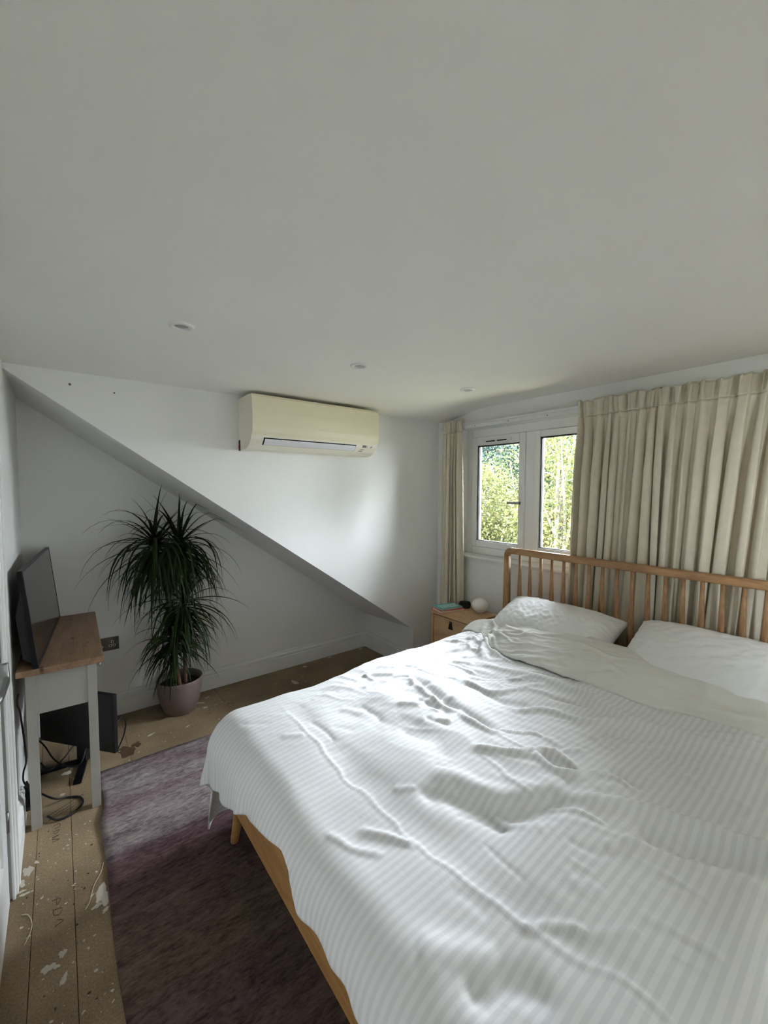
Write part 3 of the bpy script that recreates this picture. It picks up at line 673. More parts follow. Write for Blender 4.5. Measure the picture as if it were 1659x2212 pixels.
# ------------------------------------------------------------------ rug
rx0, rx1, ry0, ry1 = 0.105, 2.14, 0.1, 2.59
nxr, nyr = 60, 80
V = []
for i in range(nxr):
    for j in range(nyr):
        x = rx0+(rx1-rx0)*i/(nxr-1); y = ry0+(ry1-ry0)*j/(nyr-1)
        edge = math.exp(-(x-rx0)/0.05)
        x += edge*(0.018*math.exp(-((y-2.33)/0.09)**2)-0.010*math.exp(-((y-2.12)/0.12)**2)-0.006*math.sin(y*5))
        z = 0.009+edge*0.010*math.exp(-((y-2.22)/0.10)**2)+0.002*mnoise.noise((x*3, y*3, 0))
        V.append((x, y, max(z, 0.0085)))
F = [(i*nyr+j, (i+1)*nyr+j, (i+1)*nyr+j+1, i*nyr+j+1) for i in range(nxr-1) for j in range(nyr-1)]
rug = from_pd('rug', V, F, 'rug_pile', smooth=True); s = rug.modifiers.new('thick', 'SOLIDIFY'); s.thickness = 0.008; s.offset = -1
tag(rug, 'faded purple, grey and brown streaked rug under the bed', 'rug')

# ------------------------------------------------------------------ bed frame
BX0, BX1, BY0, BY1 = 0.52, 2.425, 0.115, 1.735
bed = empty('bed', ((BX0+BX1)/2, (BY0+BY1)/2, 0)); tag(bed, 'oak double bed frame with a tall spindle headboard', 'bed')
bo = Vector(bed.location)
def rel(p): return (p[0]-bo.x, p[1]-bo.y, p[2])
def bbox(name, a, b, mt, bev=0.004, parent=bed): return box(name, rel(a), rel(b), mt, parent, bev)
bbox('foot_rail', (0.508, BY0+0.02, 0.225), (0.534, BY1-0.02, 0.475), 'oak_bed_foot', 0.006)
bbox('side_rail', (BX0+0.02, BY1-0.032, 0.225), (BX1-0.03, BY1-0.006, 0.475), 'oak_bed_rail', 0.006)
bbox('side_rail', (BX0+0.02, BY0+0.006, 0.225), (BX1-0.03, BY0+0.032, 0.475), 'oak_bed_rail', 0.006)
for k in range(14):
    x = BX0+0.10+k*0.132
    bbox('slat', (x, BY0+0.033, 0.262), (x+0.07, BY1-0.033, 0.278), 'slat_pine', 0.0)
for sy, yy_ in ((1, BY1-0.035), (-1, BY0+0.035)):
    o = tube('leg', [rel((BX0+0.045, yy_-sy*0.012, 0.30)), rel((BX0+0.038, yy_+sy*0.0, 0.15)), rel((BX0+0.022, yy_+sy*0.018, 0.0095))], lambda t: 0.027-0.011*t, 'oak_bed_foot', bed, 16, 5)
HX = 2.412; PY0, PY1 = 0.115, 1.712; HZ = 1.088
def sect_sweep(name, pts, wfun, hfun, mt, parent, binorm=Vector((1, 0, 0)), n=16):
    P = [Vector(q) for q in pts]; v = []; f = []
    for i, q in enumerate(P):
        t = (P[min(i+1, len(P)-1)]-P[max(i-1, 0)]).normalized(); nr_ = t.cross(binorm).normalized()
        s = i/(len(P)-1); w, h = wfun(s), hfun(s)
        for k in range(n):
            a = 2*PI*k/n; ca, sa = math.cos(a), math.sin(a); e = 0.55
            v.append(q+binorm*w*math.copysign(abs(ca)**e, ca)+nr_*h*math.copysign(abs(sa)**e, sa))
    for i in range(len(P)-1):
        for k in range(n):
            k2 = (k+1) % n; f.append((i*n+k, i*n+k2, (i+1)*n+k2, (i+1)*n+k))
    f.append(tuple(range(n-1, -1, -1))); f.append(tuple((len(P)-1)*n+k for k in range(n)))
    return from_pd(name, v, f, mt, parent, smooth=True)
# top rail with softly turned-down ends
path = []
R_ = 0.035
for k in range(7):
    a = PI-(PI/2)*k/6; path.append((0, PY0+R_+R_*math.cos(a), HZ-R_+R_*math.sin(a)))
for k in range(1, 40): path.append((0, PY0+R_+(PY1-PY0-2*R_)*k/40, HZ))
for k in range(7):
    a = PI/2-(PI/2)*k/6; path.append((0, PY1-R_+R_*math.cos(a), HZ-R_+R_*math.sin(a)))
path = [rel((HX-0.010*math.sin(PI*max(0, min(1, (q[1]-PY0)/(PY1-PY0))))**0.5, q[1], q[2])) for q in path]
sect_sweep('headboard_rail', path, lambda s: 0.017, lambda s: 0.0205+0.002*math.sin(PI*s), 'oak_bed_rail', bed)
for y in (PY0, PY1):
    z0_ = HZ-R_+0.004
    sect_sweep('headboard_post', [rel((HX, y, 0.0)), rel((HX, y, 0.25)), rel((HX, y, 0.6)), rel((HX, y, 0.85)), rel((HX, y, z0_))], lambda s: 0.018, lambda s: 0.028-0.008*max(0, (s-0.3)/0.7), 'oak_bed', bed)
ns = 20
for k in range(ns):
    y = PY1-0.102-k*0.0768
    if y < PY0+0.05: break
    x = HX-0.010*math.sin(PI*(y-PY0)/(PY1-PY0))**0.5
    prof = [(0.0085, 0.30), (0.012, 0.42), (0.0165, 0.66), (0.0165, 0.74), (0.0125, 0.90), (0.0095, 1.0), (0.0088, HZ-0.012)]
    lathe('spindle', prof, 'oak_bed', bed, 12, rel((x, y, 0)), None, 0.75, 1.0)
bbox('headboard_lower_rail', (HX-0.014, PY0+0.02, 0.29), (HX+0.014, PY1-0.02, 0.35), 'oak_bed_rail', 0.006)

mt = box('mattress', (0.56, 0.165, 0.279), (2.385, 1.665, 0.545), 'sheet_white', None, 0.05, 4); tag(mt, 'thick white mattress under the rumpled duvet', 'mattress')

# ------------------------------------------------------------------ duvet
X0, Y0_, Y1_, RR = 0.565, 0.20, 1.645, 0.125
CREASES = [  # polyline in bed plan, height, width: ridges > 0, furrows < 0
 ([(0.703, 1.60), (0.701, 1.478), (0.706, 1.326), (0.702, 1.156), (0.709, 0.982), (0.706, 0.802), (0.716, 0.618), (0.737, 0.46), (0.768, 0.34), (0.785, 0.234), (0.786, 0.10)], 0.0032, 0.006),
 ([(0.745, 1.60), (0.745, 0.9), (0.765, 0.5), (0.80, 0.2)], -0.007, 0.05),
 ([(1.277, 1.449), (1.238, 1.326), (1.212, 1.196), (1.201, 1.116), (1.234, 1.091), (1.197, 1.005), (1.204, 0.912), (1.241, 0.883)], 0.014, 0.014),
 ([(1.30, 1.449), (1.27, 1.326), (1.245, 1.196), (1.24, 1.09), (1.23, 1.0), (1.24, 0.90)], -0.016, 0.024),
 ([(1.066, 0.893), (1.122, 0.849), (1.16, 0.791), (1.263, 0.74), (1.279, 0.687), (1.26, 0.62), (1.272, 0.6)], 0.013, 0.013),
 ([(1.221, 0.76), (1.189, 0.665), (1.222, 0.615), (1.325, 0.559), (1.331, 0.472)], 0.014, 0.016),
 ([(1.25, 0.76), (1.225, 0.665), (1.26, 0.60), (1.35, 0.54), (1.36, 0.45)], -0.014, 0.022),
 ([(1.402, 0.961), (1.518, 0.893), (1.55, 0.769), (1.673, 0.637)], 0.012, 0.014),
 ([(0.827, 0.895), (0.881, 0.775), (0.931, 0.665), (1.03, 0.599), (1.13, 0.573)], -0.020, 0.035),
 ([(0.90, 0.92), (0.95, 0.80), (1.00, 0.70), (1.09, 0.64), (1.17, 0.62)], 0.013, 0.04),
 ([(1.13, 0.573), (1.169, 0.531), (1.223, 0.458), (1.291, 0.377), (1.316, 0.312), (1.328, 0.25), (1.363, 0.10)], 0.020, 0.02),
 ([(1.13, 0.42), (1.209, 0.34), (1.274, 0.238), (1.27, 0.10)], -0.030, 0.04),
 ([(0.725, 0.475), (0.81, 0.395), (0.823, 0.366)], 0.007, 0.010),
 ([(1.72, 1.38), (1.808, 1.44), (1.92, 1.47), (2.018, 1.506), (2.1, 1.60)], 0.018, 0.014),
 ([(1.60, 1.54), (1.75, 1.50), (1.9, 1.54), (2.05, 1.60)], 0.012, 0.015),
 ([(1.85, 1.60), (1.86, 1.45), (1.80, 1.30)], 0.012, 0.013),
 ([(0.546, 0.962), (0.575, 0.869), (0.624, 0.794)], 0.006, 0.010),
 ([(0.612, 0.90), (0.685, 0.794), (0.70, 0.76)], 0.009, 0.012),
 ([(1.63, 1.417), (1.70, 1.202), (1.73, 0.943), (1.70, 0.634), (1.72, 0.457), (1.75, 0.25)], 0.012, 0.03),
 ([(0.537, 0.578), (0.603, 0.515), (0.64, 0.455)], 0.012, 0.03),
 ([(0.56, 0.48), (0.63, 0.43), (0.68, 0.36)], -0.014, 0.03),
 ([(1.088, 0.434), (1.152, 0.332), (1.203, 0.245)], 0.012, 0.02),
 ([(1.465, 1.273), (1.458, 1.108), (1.56, 1.04), (1.689, 0.983)], 0.012, 0.014),
 ([(1.40, 1.30), (1.44, 1.18), (1.43, 1.02), (1.50, 0.93)], -0.012, 0.025),
 ([(0.93, 1.30), (1.0, 1.15), (1.02, 1.0), (0.98, 0.9)], -0.010, 0.05),
 ([(1.05, 1.45), (1.10, 1.25), (1.12, 1.05)], 0.010, 0.05),
]
_rc = random.Random(17)
for _k in range(120):
    _x, _y = _rc.uniform(0.62, 1.95), _rc.uniform(0.15, 1.6)
    if _x < 0.9 and _rc.random() < 0.6: continue
    _a = _rc.gauss(2.05, 0.55); _l = _rc.uniform(0.05, 0.2); _b = _rc.uniform(-0.5, 0.5)
    _p = [(_x, _y)]
    for _i in range(3): _a += _b*0.4; _p.append((_p[-1][0]+math.cos(_a)*_l/3, _p[-1][1]+math.sin(_a)*_l/3))
    CREASES.append((_p, _rc.choice([1, 1, -1])*_rc.uniform(0.003, 0.0075)*(1.2 if _x > 1.1 else 0.7), _rc.uniform(0.006, 0.016)))
for _k in range(26):
    _t = _rc.uniform(-0.9, 1.5); _r = _rc.uniform(0.06, 0.16); _c = (1.98, 1.50)
    _p = [(_c[0]-_r*math.cos(_t)*0.4, _c[1]-_r*math.sin(_t)*0.4), (_c[0]-_r*math.cos(_t)*1.3, _c[1]-_r*math.sin(_t)*1.3), (_c[0]-_r*math.cos(_t+0.2)*2.2, _c[1]-_r*math.sin(_t+0.2)*2.2)]
    CREASES.append((_p, _rc.uniform(0.004, 0.009), _rc.uniform(0.007, 0.013)))
def seg_field(Xg, Yg, pl):
    best = np.full(Xg.shape, 1e9); along = np.zeros(Xg.shape); tot = 0
    Ls = [math.hypot(b[0]-a[0], b[1]-a[1]) for a, b in zip(pl, pl[1:])]; T = sum(Ls); acc = 0
    for (a, b), L in zip(zip(pl, pl[1:]), Ls):
        dx, dy = b[0]-a[0], b[1]-a[1]
        t = np.clip(((Xg-a[0])*dx+(Yg-a[1])*dy)/(L*L+1e-12), 0, 1)
        d = np.hypot(Xg-a[0]-t*dx, Yg-a[1]-t*dy)
        m_ = d < best; best = np.where(m_, d, best); along = np.where(m_, (acc+t*L)/T, along); acc += L
    return best, along
def smooth_noise(Xg, Yg, sx, sy, ang, seed, octv=3):
    rng = np.random.default_rng(seed); out = np.zeros_like(Xg); amp = 1.0
    ca, sa = math.cos(ang), math.sin(ang)
    U = (Xg*ca+Yg*sa)*sx; W = (-Xg*sa+Yg*ca)*sy
    for o in range(octv):
        G = rng.normal(size=(64, 64)); u = U*2**o+7.3*o+20; w = W*2**o+3.1*o+20
        iu = np.floor(u).astype(int); iw = np.floor(w).astype(int); fu = u-iu; fw = w-iw
        fu = fu*fu*(3-2*fu); fw = fw*fw*(3-2*fw)
        g = lambda a, b: G[a % 64, b % 64]
        out += amp*((g(iu, iw)*(1-fu)+g(iu+1, iw)*fu)*(1-fw)+(g(iu, iw+1)*(1-fu)+g(iu+1, iw+1)*fu)*fw); amp *= 0.5
    return out
def relief(Xg, Yg):
    """puffs and creases of the duvet, as height over its mean surface"""
    h = 0.010*smooth_noise(Xg, Yg, 3.0, 3.2, 0.5, 1, 2)
    wr = smooth_noise(Xg, Yg, 13, 4.0, 0.42, 4, 2)
    h += 0.0040*(1-np.abs(np.tanh(wr)))*sstep(0.75, 1.15, Xg)
    wr2 = smooth_noise(Xg, Yg, 24, 6, -0.45, 11, 1)
    h += 0.0010*(1-np.abs(np.tanh(1.2*wr2)))*sstep(0.9, 1.3, Xg)
    wr3 = smooth_noise(Xg, Yg, 24, 7, 1.3, 12, 2)
    h += 0.0022*(1-np.abs(np.tanh(1.2*wr3)))*sstep(1.0, 1.6, Yg+Xg*0.3)
    wob = 0.0065*smooth_noise(Xg, Yg, 14, 14, 0, 8, 2)
    for pl_, A, w in CREASES:
        d, al = seg_field(Xg+wob*0.8, Yg+wob*0.6, pl_)
        h += A*np.exp(-(d/w)**2)*np.clip(np.minimum(al, 1-al)*8+0.12, 0, 1)
    return h
def drape(u, v, hoff):
    """flat cloth coordinates (x=X0+u, y=v) laid over the bed with hanging edges"""
    a = np.maximum(0, -u); bf = np.maximum(0, v-Y1_); bn = np.maximum(0, Y0_-v)
    b = bf+bn; sgn = np.where(bn > 0, -1.0, 1.0)
    L = np.hypot(a, b)+1e-9; nx_, ny_ = -a/L, sgn*b/L
    th = np.minimum(L/RR, PI/2); rest = np.maximum(0, L-RR*PI/2)
    out = RR*np.sin(th)+rest*(0.08+0.10*np.minimum(a, b)/L*1.6); drop = RR*(1-np.cos(th))+rest*0.99
    x = np.maximum(u, 0)+X0+nx_*out; y = np.clip(v, Y0_, Y1_)+ny_*out
    z = 0.613-drop
    # gentle crown: lower towards the foot, higher near the pillows
    xx = np.maximum(u, 0)+X0
    z = z-0.035*(1-sstep(0.5, 1.3, xx))+0.022*sstep(1.5, 2.15, xx)
    ct, st_ = np.cos(th), np.sin(th)
    return x+hoff*st_*nx_, y+hoff*st_*ny_, z+hoff*ct
nu, nv = 300, 290
XF = 2.10
vgrid = np.linspace(Y0_-0.42, Y1_+0.55, nv)
hem = np.interp(vgrid, [-0.3, 0.3, 0.55, 0.65, 0.75, 0.82, 0.915, 0.95, 0.99, 1.05, 1.10, 1.23, 1.35, 1.42, 1.52, 1.62, 1.75, 2.3], [0.20, 0.19, 0.185, 0.186, 0.195, 0.196, 0.214, 0.205, 0.166, 0.156, 0.163, 0.192, 0.232, 0.262, 0.288, 0.300, 0.305, 0.30])
hem = hem+0.003*np.sin(vgrid*23)+0.002*np.sin(vgrid*51+1)
S = np.linspace(0, 1, nu)
Ug = -hem[:, None]+S[None, :]*(XF-X0+hem[:, None]); Vg = np.repeat(vgrid[:, None], nu, 1)
Hh = relief(X0+Ug, np.clip(Vg, -0.5, 3))
ov = np.hypot(np.maximum(0, -Ug), np.maximum(0, Vg-Y1_)+np.maximum(0, Y0_-Vg))
phi = np.arctan2(np.maximum(0, Vg-Y1_), np.maximum(1e-6, -Ug))
foldw = sstep(0.10, 0.32, ov)
foot_f = np.sin(Vg*34+2.0*np.sin(Vg*9))*0.007+np.sin(Vg*71)*0.003
side_f = np.sin((X0+Ug)*21)*0.012+np.sin((X0+Ug)*47+1)*0.005
corner = (Vg > Y1_) & (Ug < 0)
ff = np.where(corner, 0.026*np.sin(phi*7.0-0.6), np.where(Vg > Y1_, side_f*sstep(0, 0.12, Ug), foot_f*(1-sstep(Y1_-0.08, Y1_, Vg))))
Hh = Hh*(1-0.6*foldw)+ff*foldw
Hh = Hh-0.004*sstep(0.0, 0.02, (S[None, :]*0+ov)-100)
DX, DYv, DZv = drape(Ug, Vg, Hh)
DZv = np.maximum(DZv, 0.03)
V = np.stack([DX, DYv, DZv], -1).reshape(-1, 3)
F = [(i*nu+j, i*nu+j+1, (i+1)*nu+j+1, (i+1)*nu+j) for i in range(nv-1) for j in range(nu-1)]
dv = empty('duvet', (1.3, 0.92, 0.6)); tag(dv, 'rumpled white striped duvet spread over the bed, top edge folded back', 'duvet')
def cloth(name, V, F, UV, m_, parent, thick, off):
    me = bpy.data.meshes.new(name); me.from_pydata([tuple(q) for q in (V-np.array(parent.location))], [], F); me.update()
    ul = me.uv_layers.new(name='UVMap'); li = np.zeros(len(me.loops), dtype=np.int64); me.loops.foreach_get('vertex_index', li)
    ul.data.foreach_set('uv', UV[li].astype(np.float32).ravel())
    o = link(name, me, m_, parent, smooth=True)
    s = o.modifiers.new('thick', 'SOLIDIFY'); s.thickness = thick; s.offset = off
    return o
UV = np.stack([Ug, Vg], -1).reshape(-1, 2)
cloth('cover', V, F, UV, 'duvet_stripe', dv, 0.006, 0)
# folded-back band showing the plain underside
nt_, nv2 = 90, 220
v2 = np.linspace(Y0_-0.38, Y1_+0.10, nv2)
xfold = np.interp(v2, [-0.3, 0.35, 0.6, 0.8, 1.2, 1.55, 1.75], [2.24, 2.235, 2.20, 2.165, 2.13, 2.13, 2.10])
xedge = np.interp(v2, [-0.3, 0.277, 0.42, 0.556, 0.70, 0.80, 1.0, 1.227, 1.42, 1.56, 1.75], [1.885, 1.875, 1.868, 1.86, 1.83, 1.805, 1.805, 1.80, 1.86, 1.95, 2.0])
xedge = xedge+0.006*np.sin(v2*17)
rf = 0.036
T = np.linspace(0, 1, nt_)
Uf = np.zeros((nv2, nt_)); Hf = np.zeros((nv2, nt_))
for i in range(nv2):
    rf = 0.036*(1-0.72*float(sstep(1.35, 1.72, v2[i])))
    for j, t in enumerate(T):
        if t < 0.12:
            s = t/0.12; Uf[i, j] = xfold[i]-0.16+0.16*s; Hf[i, j] = -0.01+0.012*s
        elif t < 0.36:
            a = -PI/2+PI*(t-0.12)/0.24; Uf[i, j] = xfold[i]+rf*1.1*math.cos(a); Hf[i, j] = 0.002+rf*(1+math.sin(a))
        else:
            s = (t-0.36)/0.64; Uf[i, j] = xfold[i]+(xedge[i]-xfold[i])*s
            Hf[i, j] = 0.002+2*rf*(1-s)**0.8+rf*0.44*math.sin(PI*s)+0.010*(1-s)+0.010
            if s > 0.985: Hf[i, j] -= 0.006
Vf = np.repeat(v2[:, None], nt_, 1)
wr = smooth_noise(Uf, Vf, 5, 18, 0.3, 31, 3); wr_b = smooth_noise(Uf, Vf, 26, 6, 0.25, 32, 3); wr_c = smooth_noise(Uf, Vf, 3, 3, 0, 33, 2)
Tg = np.repeat(T[None, :], nv2, 0)
Hf = Hf+(Tg > 0.12)*(0.0035*(1-np.abs(np.tanh(wr_b)))*np.exp(-((Vf-1.2)/0.42)**2)*1.8+0.002*wr+0.007*wr_c)
for pl_, A, w in [([(2.12, 1.55), (2.02, 1.42), (1.98, 1.28), (2.06, 1.1), (2.10, 0.95)], 0.009, 0.012), ([(1.98, 1.5), (1.95, 1.35), (1.99, 1.2), (2.0, 1.05)], 0.008, 0.010), ([(2.13, 1.45), (2.08, 1.25), (2.09, 1.05)], 0.008, 0.009), ([(2.03, 1.02), (2.0, 0.85), (2.04, 0.74)], 0.006, 0.010), ([(1.96, 0.62), (1.97, 0.42), (2.0, 0.25)], -0.006, 0.03), ([(1.90, 0.56), (1.92, 0.40), (1.95, 0.22)], 0.006, 0.012)]:
    d, al = seg_field(Uf, Vf, pl_); Hf += (Tg > 0.3)*A*np.exp(-(d/w)**2)*np.clip(np.minimum(al, 1-al)*8+0.1, 0, 1)
Hbase = relief(np.minimum(Uf, XF), Vf)
FX, FY, FZ = drape(Uf-X0, Vf, Hf+np.where(Tg > 0.36, np.maximum(0, Hbase)*0.8, 0))
V = np.stack([FX, FY, FZ], -1).reshape(-1, 3)
F = [(i*nt_+j, i*nt_+j+1, (i+1)*nt_+j+1, (i+1)*nt_+j) for i in range(nv2-1) for j in range(nt_-1)]
fb = cloth('folded_band', V, F, np.stack([Uf, Vf], -1).reshape(-1, 2), 'duvet_plain', dv, 0.006, 0); fb['label'] = 'plain underside of the duvet, turned back below the pillows'

# ------------------------------------------------------------------ pillows
def pillow(name, yc, xc, zc, wy, dx, th, tilt, seed, label, yaw=0.0):
    n1_, n2_ = 90, 64
    a = np.linspace(-1, 1, n1_); b = np.linspace(-1, 1, n2_); A, B = np.meshgrid(a, b, indexing='ij')
    prof = (np.clip(1-np.abs(A)**3.2, 0, 1)**0.55)*(np.clip(1-np.abs(B)**2.6, 0, 1)**0.6)
    wy_, dx_ = wy/2, dx/2
    Yp = A*wy_*(1-0.05*(1-np.abs(B)**2)*np.abs(A)**3)-0; Xp = B*dx_*(1-0.07*(1-np.abs(A)**2)*np.abs(B)**3)
    w1 = smooth_noise(A, B, 3.0, 9, 0.6+seed*0.3, seed, 3); w2 = smooth_noise(A, B, 7, 2.5, 0.2, seed+3, 3)
    cr_ = (1-np.abs(np.tanh(w1)))*0.0045+(1-np.abs(np.tanh(w2)))*0.003
    # radiating tucks near the short seams
    tk_ = np.sin(B*26+3*w1)*0.006*np.clip(np.abs(A)-0.72, 0, 1)/0.28
    Zt = th*0.62*prof+(cr_+tk_)*prof**0.4; Zb = -th*0.38*prof
    V = np.concatenate([np.stack([Xp, Yp, Zt], -1).reshape(-1, 3), np.stack([Xp, Yp, Zb], -1).reshape(-1, 3)])
    N = n1_*n2_; F = []
    for i in range(n1_-1):
        for j in range(n2_-1):
            q = (i*n2_+j, (i+1)*n2_+j, (i+1)*n2_+j+1, i*n2_+j+1); F.append(q); F.append(tuple(k+N for k in q[::-1]))
    bm = bmesh.new(); vv = [bm.verts.new(c) for c in V]
    for q in F: bm.faces.new([vv[k] for k in q])
    bmesh.ops.remove_doubles(bm, verts=bm.verts, dist=0.0008)
    bmesh.ops.recalc_face_normals(bm, faces=bm.faces)
    o = from_bm(name, bm, 'pillow_cotton', None, (xc, yc, zc), (0, -tilt, yaw), smooth=True)
    tag(o, label, 'pillow', 'pillows against the headboard')
    return o
pillow('pillow', 1.275, 2.215, 0.690, 0.70, 0.44, 0.19, math.radians(24), 2, 'white pillow at the window-corner end of the headboard', 0.02)
pillow('pillow', 0.505, 2.228, 0.715, 0.74, 0.44, 0.19, math.radians(26), 5, 'white pillow at the right side of the headboard', -0.03)

# ------------------------------------------------------------------ bedside table and things on it
NZ = 0.605
nsd = empty('bedside_table', (2.315, 2.005, 0)); tag(nsd, 'pale oak bedside table with a leather-tab drawer beside the bed', 'bedside table')
x0, x1, y0, y1 = -0.148, 0.150, -0.195, 0.195
box('top', (x0-0.004, y0, NZ-0.02), (x1, y1, NZ), 'oak_light', nsd, 0.003)
for y in (y0, y1-0.022): box('side_panel', (x0, y, 0.12), (x1, y+0.022, NZ-0.02), 'oak_light', nsd, 0.0015)
box('back_panel', (x1-0.01, y0+0.022, 0.12), (x1, y1-0.022, NZ-0.02), 'oak_light', nsd)
box('bottom_panel', (x0, y0+0.022, 0.12), (x1-0.01, y1-0.022, 0.138), 'oak_light', nsd)
for k, (za, zb) in enumerate(((0.375, NZ-0.028), (0.142, 0.368))):
    d_ = box('drawer', (x0+0.006, y0+0.025, za), (x0+0.2, y1-0.025, zb), 'oak_light', nsd, 0.002)
    zm = zb-0.045
    t_ = prism('tab_handle', [(0.010, zm+0.03), (0.010, zm+0.012), (0.020, zm-0.026), (-0.020, zm-0.026), (-0.010, zm+0.012), (-0.010, zm+0.03)], 'x', x0-0.001, x0+0.006, 'leather_black', d_)
    lathe('stud', [(0.004, 0), (0.004, 0.002), (0.002, 0.003)], 'chrome', t_, 10, (x0-0.001, 0, zm+0.02), (0, -PI/2, 0))
for sx in (x0+0.02, x1-0.03):
    for sy in (y0+0.02, y1-0.02): tube('leg', [(sx, sy, 0.0), (sx, sy, 0.12)], lambda t: 0.012+0.005*t, 'oak_light', nsd, 12, 2, False)
# books
def book(name, loc, rz, L, W_, T_, cov, label):
    o = empty(name, loc, rz); tag(o, label, 'book')
    box('pages', (-W_/2+0.002, -L/2+0.003, 0.0015), (W_/2-0.003, L/2-0.003, T_-0.0015), 'book_pages', o)
    boxes('cover', [((-W_/2, -L/2, 0), (W_/2, L/2, 0.0014)), ((-W_/2, -L/2, T_-0.0014), (W_/2, L/2, T_)), ((W_/2-0.002, -L/2, 0.0014), (W_/2, L/2, T_-0.0014))], cov, o)
    return o
b1 = book('book', (2.262, 2.115, NZ), 1.28, 0.20, 0.13, 0.018, 'book_red', 'red paperback lying underneath the teal book on the bedside table')
b2 = book('book', (2.268, 2.128, NZ+0.0182), 1.37, 0.19, 0.125, 0.009, 'book_teal', 'thin teal paperback with pale lettering on top of the red book')
rb = random.Random(4)
for r_ in range(3):
    y = 0.07
    while y > -0.07:
        w_2 = rb.uniform(0.008, 0.016)
        box('cover_lettering', (-0.035+r_*0.026, y-w_2, 0.009), (-0.035+r_*0.026+0.016, y, 0.0094), 'book_print', b2); y -= w_2+0.005
sp = empty('smart_speaker', (2.412, 2.085, NZ)); tag(sp, 'small round black smart speaker on the bedside table', 'speaker')
lathe('fabric_band', [(0.040, 0), (0.0435, 0.004), (0.0435, 0.034), (0.041, 0.039)], 'speaker_cloth', sp, 36)
lathe('top_plate', [(0.0415, 0.039), (0.0405, 0.0425), (0.037, 0.0432)], 'black_plastic', sp, 36)
prof = [(0.020, 0.0)]+[(0.058*math.sin(a), 0.052-0.052*math.cos(a)) for a in np.linspace(0.42, 3.0, 26)]+[(0.004, 0.1039)]
lp = empty('egg_lamp', (2.405, 1.935, NZ)); tag(lp, 'white glass egg-shaped table lamp on the bedside table', 'lamp')
lathe('glass_shade', prof, 'lamp_glass', lp, 40, None, None, 1.0, 1.08)
lathe('base_ring', [(0.026, 0), (0.026, 0.006), (0.022, 0.007)], 'trim_white', lp, 24)
tube('flex', [(0.03, 0.0, 0.004), (0.05, 0.01, 0.003), (0.062, 0.02, 0.003)], 0.002, 'socket_insert', lp, 6, 4)

# ------------------------------------------------------------------ paint, stains and scribbles on the boards
rp_ = random.Random(8)
def blob(name, x, y, rx, ry, rot, m_, z=0.0, th=0.0009, n=18, rough=0.35, seed=None, parent=fl):
    rg = random.Random(seed if seed is not None else rp_.random()); ph_s = [rg.uniform(0, 6.28) for _ in range(4)]
    V = []; 
    for k in range(n):
        a = 2*PI*k/n; r = 1+rough*(0.5*math.sin(2*a+ph_s[0])+0.45*math.sin(3*a+ph_s[1])+0.35*math.sin(5*a+ph_s[2])+0.25*math.sin(7*a+ph_s[3]))
        u, w = rx*r*math.cos(a), ry*r*math.sin(a); V.append((x+u*math.cos(rot)-w*math.sin(rot), y+u*math.sin(rot)+w*math.cos(rot)))
    vv = [(q[0], q[1], z+0.0001) for q in V]+[(x+(q[0]-x)*0.9, y+(q[1]-y)*0.9, z+th) for q in V]
    f = [tuple(range(n, 2*n))]+[(k, (k+1) % n, (k+1) % n+n, k+n) for k in range(n)]
    if name is None: return vv, f
    return from_pd(name, vv, f, m_, parent)
big_ = [(0.082, 1.79, 0.021, 0.046, 0.1), (0.065, 1.755, 0.016, 0.010, 0.3), (0.088, 1.72, 0.010, 0.008, 0.2), (0.05, 1.81, 0.008, 0.005, 0.9), (-0.140, 2.085, 0.014, 0.030, 0.15), (-0.155, 2.03, 0.010, 0.018, 0.0), (-0.115, 2.115, 0.007, 0.010, 0.6), (-0.145, 1.97, 0.014, 0.007, 0.0), (-0.035, 1.635, 0.009, 0.016, -0.2), (-0.072, 1.61, 0.017, 0.014, 0.4), (-0.033, 1.545, 0.008, 0.018, -0.5), (-0.05, 1.60, 0.008, 0.007, 0.2), (-0.158, 1.99, 0.016, 0.006, 0.2),
       (0.725, 3.045, 0.045, 0.012, -0.5), (0.71, 3.10, 0.035, 0.008, 0.2), (0.80, 3.09, 0.02, 0.006, 0.3), (0.75, 2.95, 0.012, 0.016, 0.3), (0.69, 3.145, 0.014, 0.010, 0.3), (1.405, 2.92, 0.016, 0.05, 0.2), (1.60, 3.13, 0.018, 0.014, 0.5), (1.86, 3.17, 0.03, 0.008, 0.1), (2.20, 3.17, 0.02, 0.012, 0.2), (0.40, 2.82, 0.022, 0.008, 0.3), (0.60, 2.78, 0.015, 0.005, 0.4), (0.03, 2.62, 0.014, 0.018, 0.4), (-0.01, 2.70, 0.018, 0.02, 0.3), (-0.03, 2.52, 0.012, 0.008, 0.2)]
for i, (x, y, a, b_, r_) in enumerate(big_): blob('paint_splash', x, y, a, b_, r_, 'chip_paint', seed=i)
blob('brown_stain', 0.262, 2.72, 0.045, 0.055, 0.3, 'stain_brown', seed=77, th=0.0005, rough=0.3)
blob('brown_stain', 0.315, 2.76, 0.03, 0.022, 0.8, 'stain_brown', seed=78, th=0.0005, rough=0.4)
VV, FF = [], []
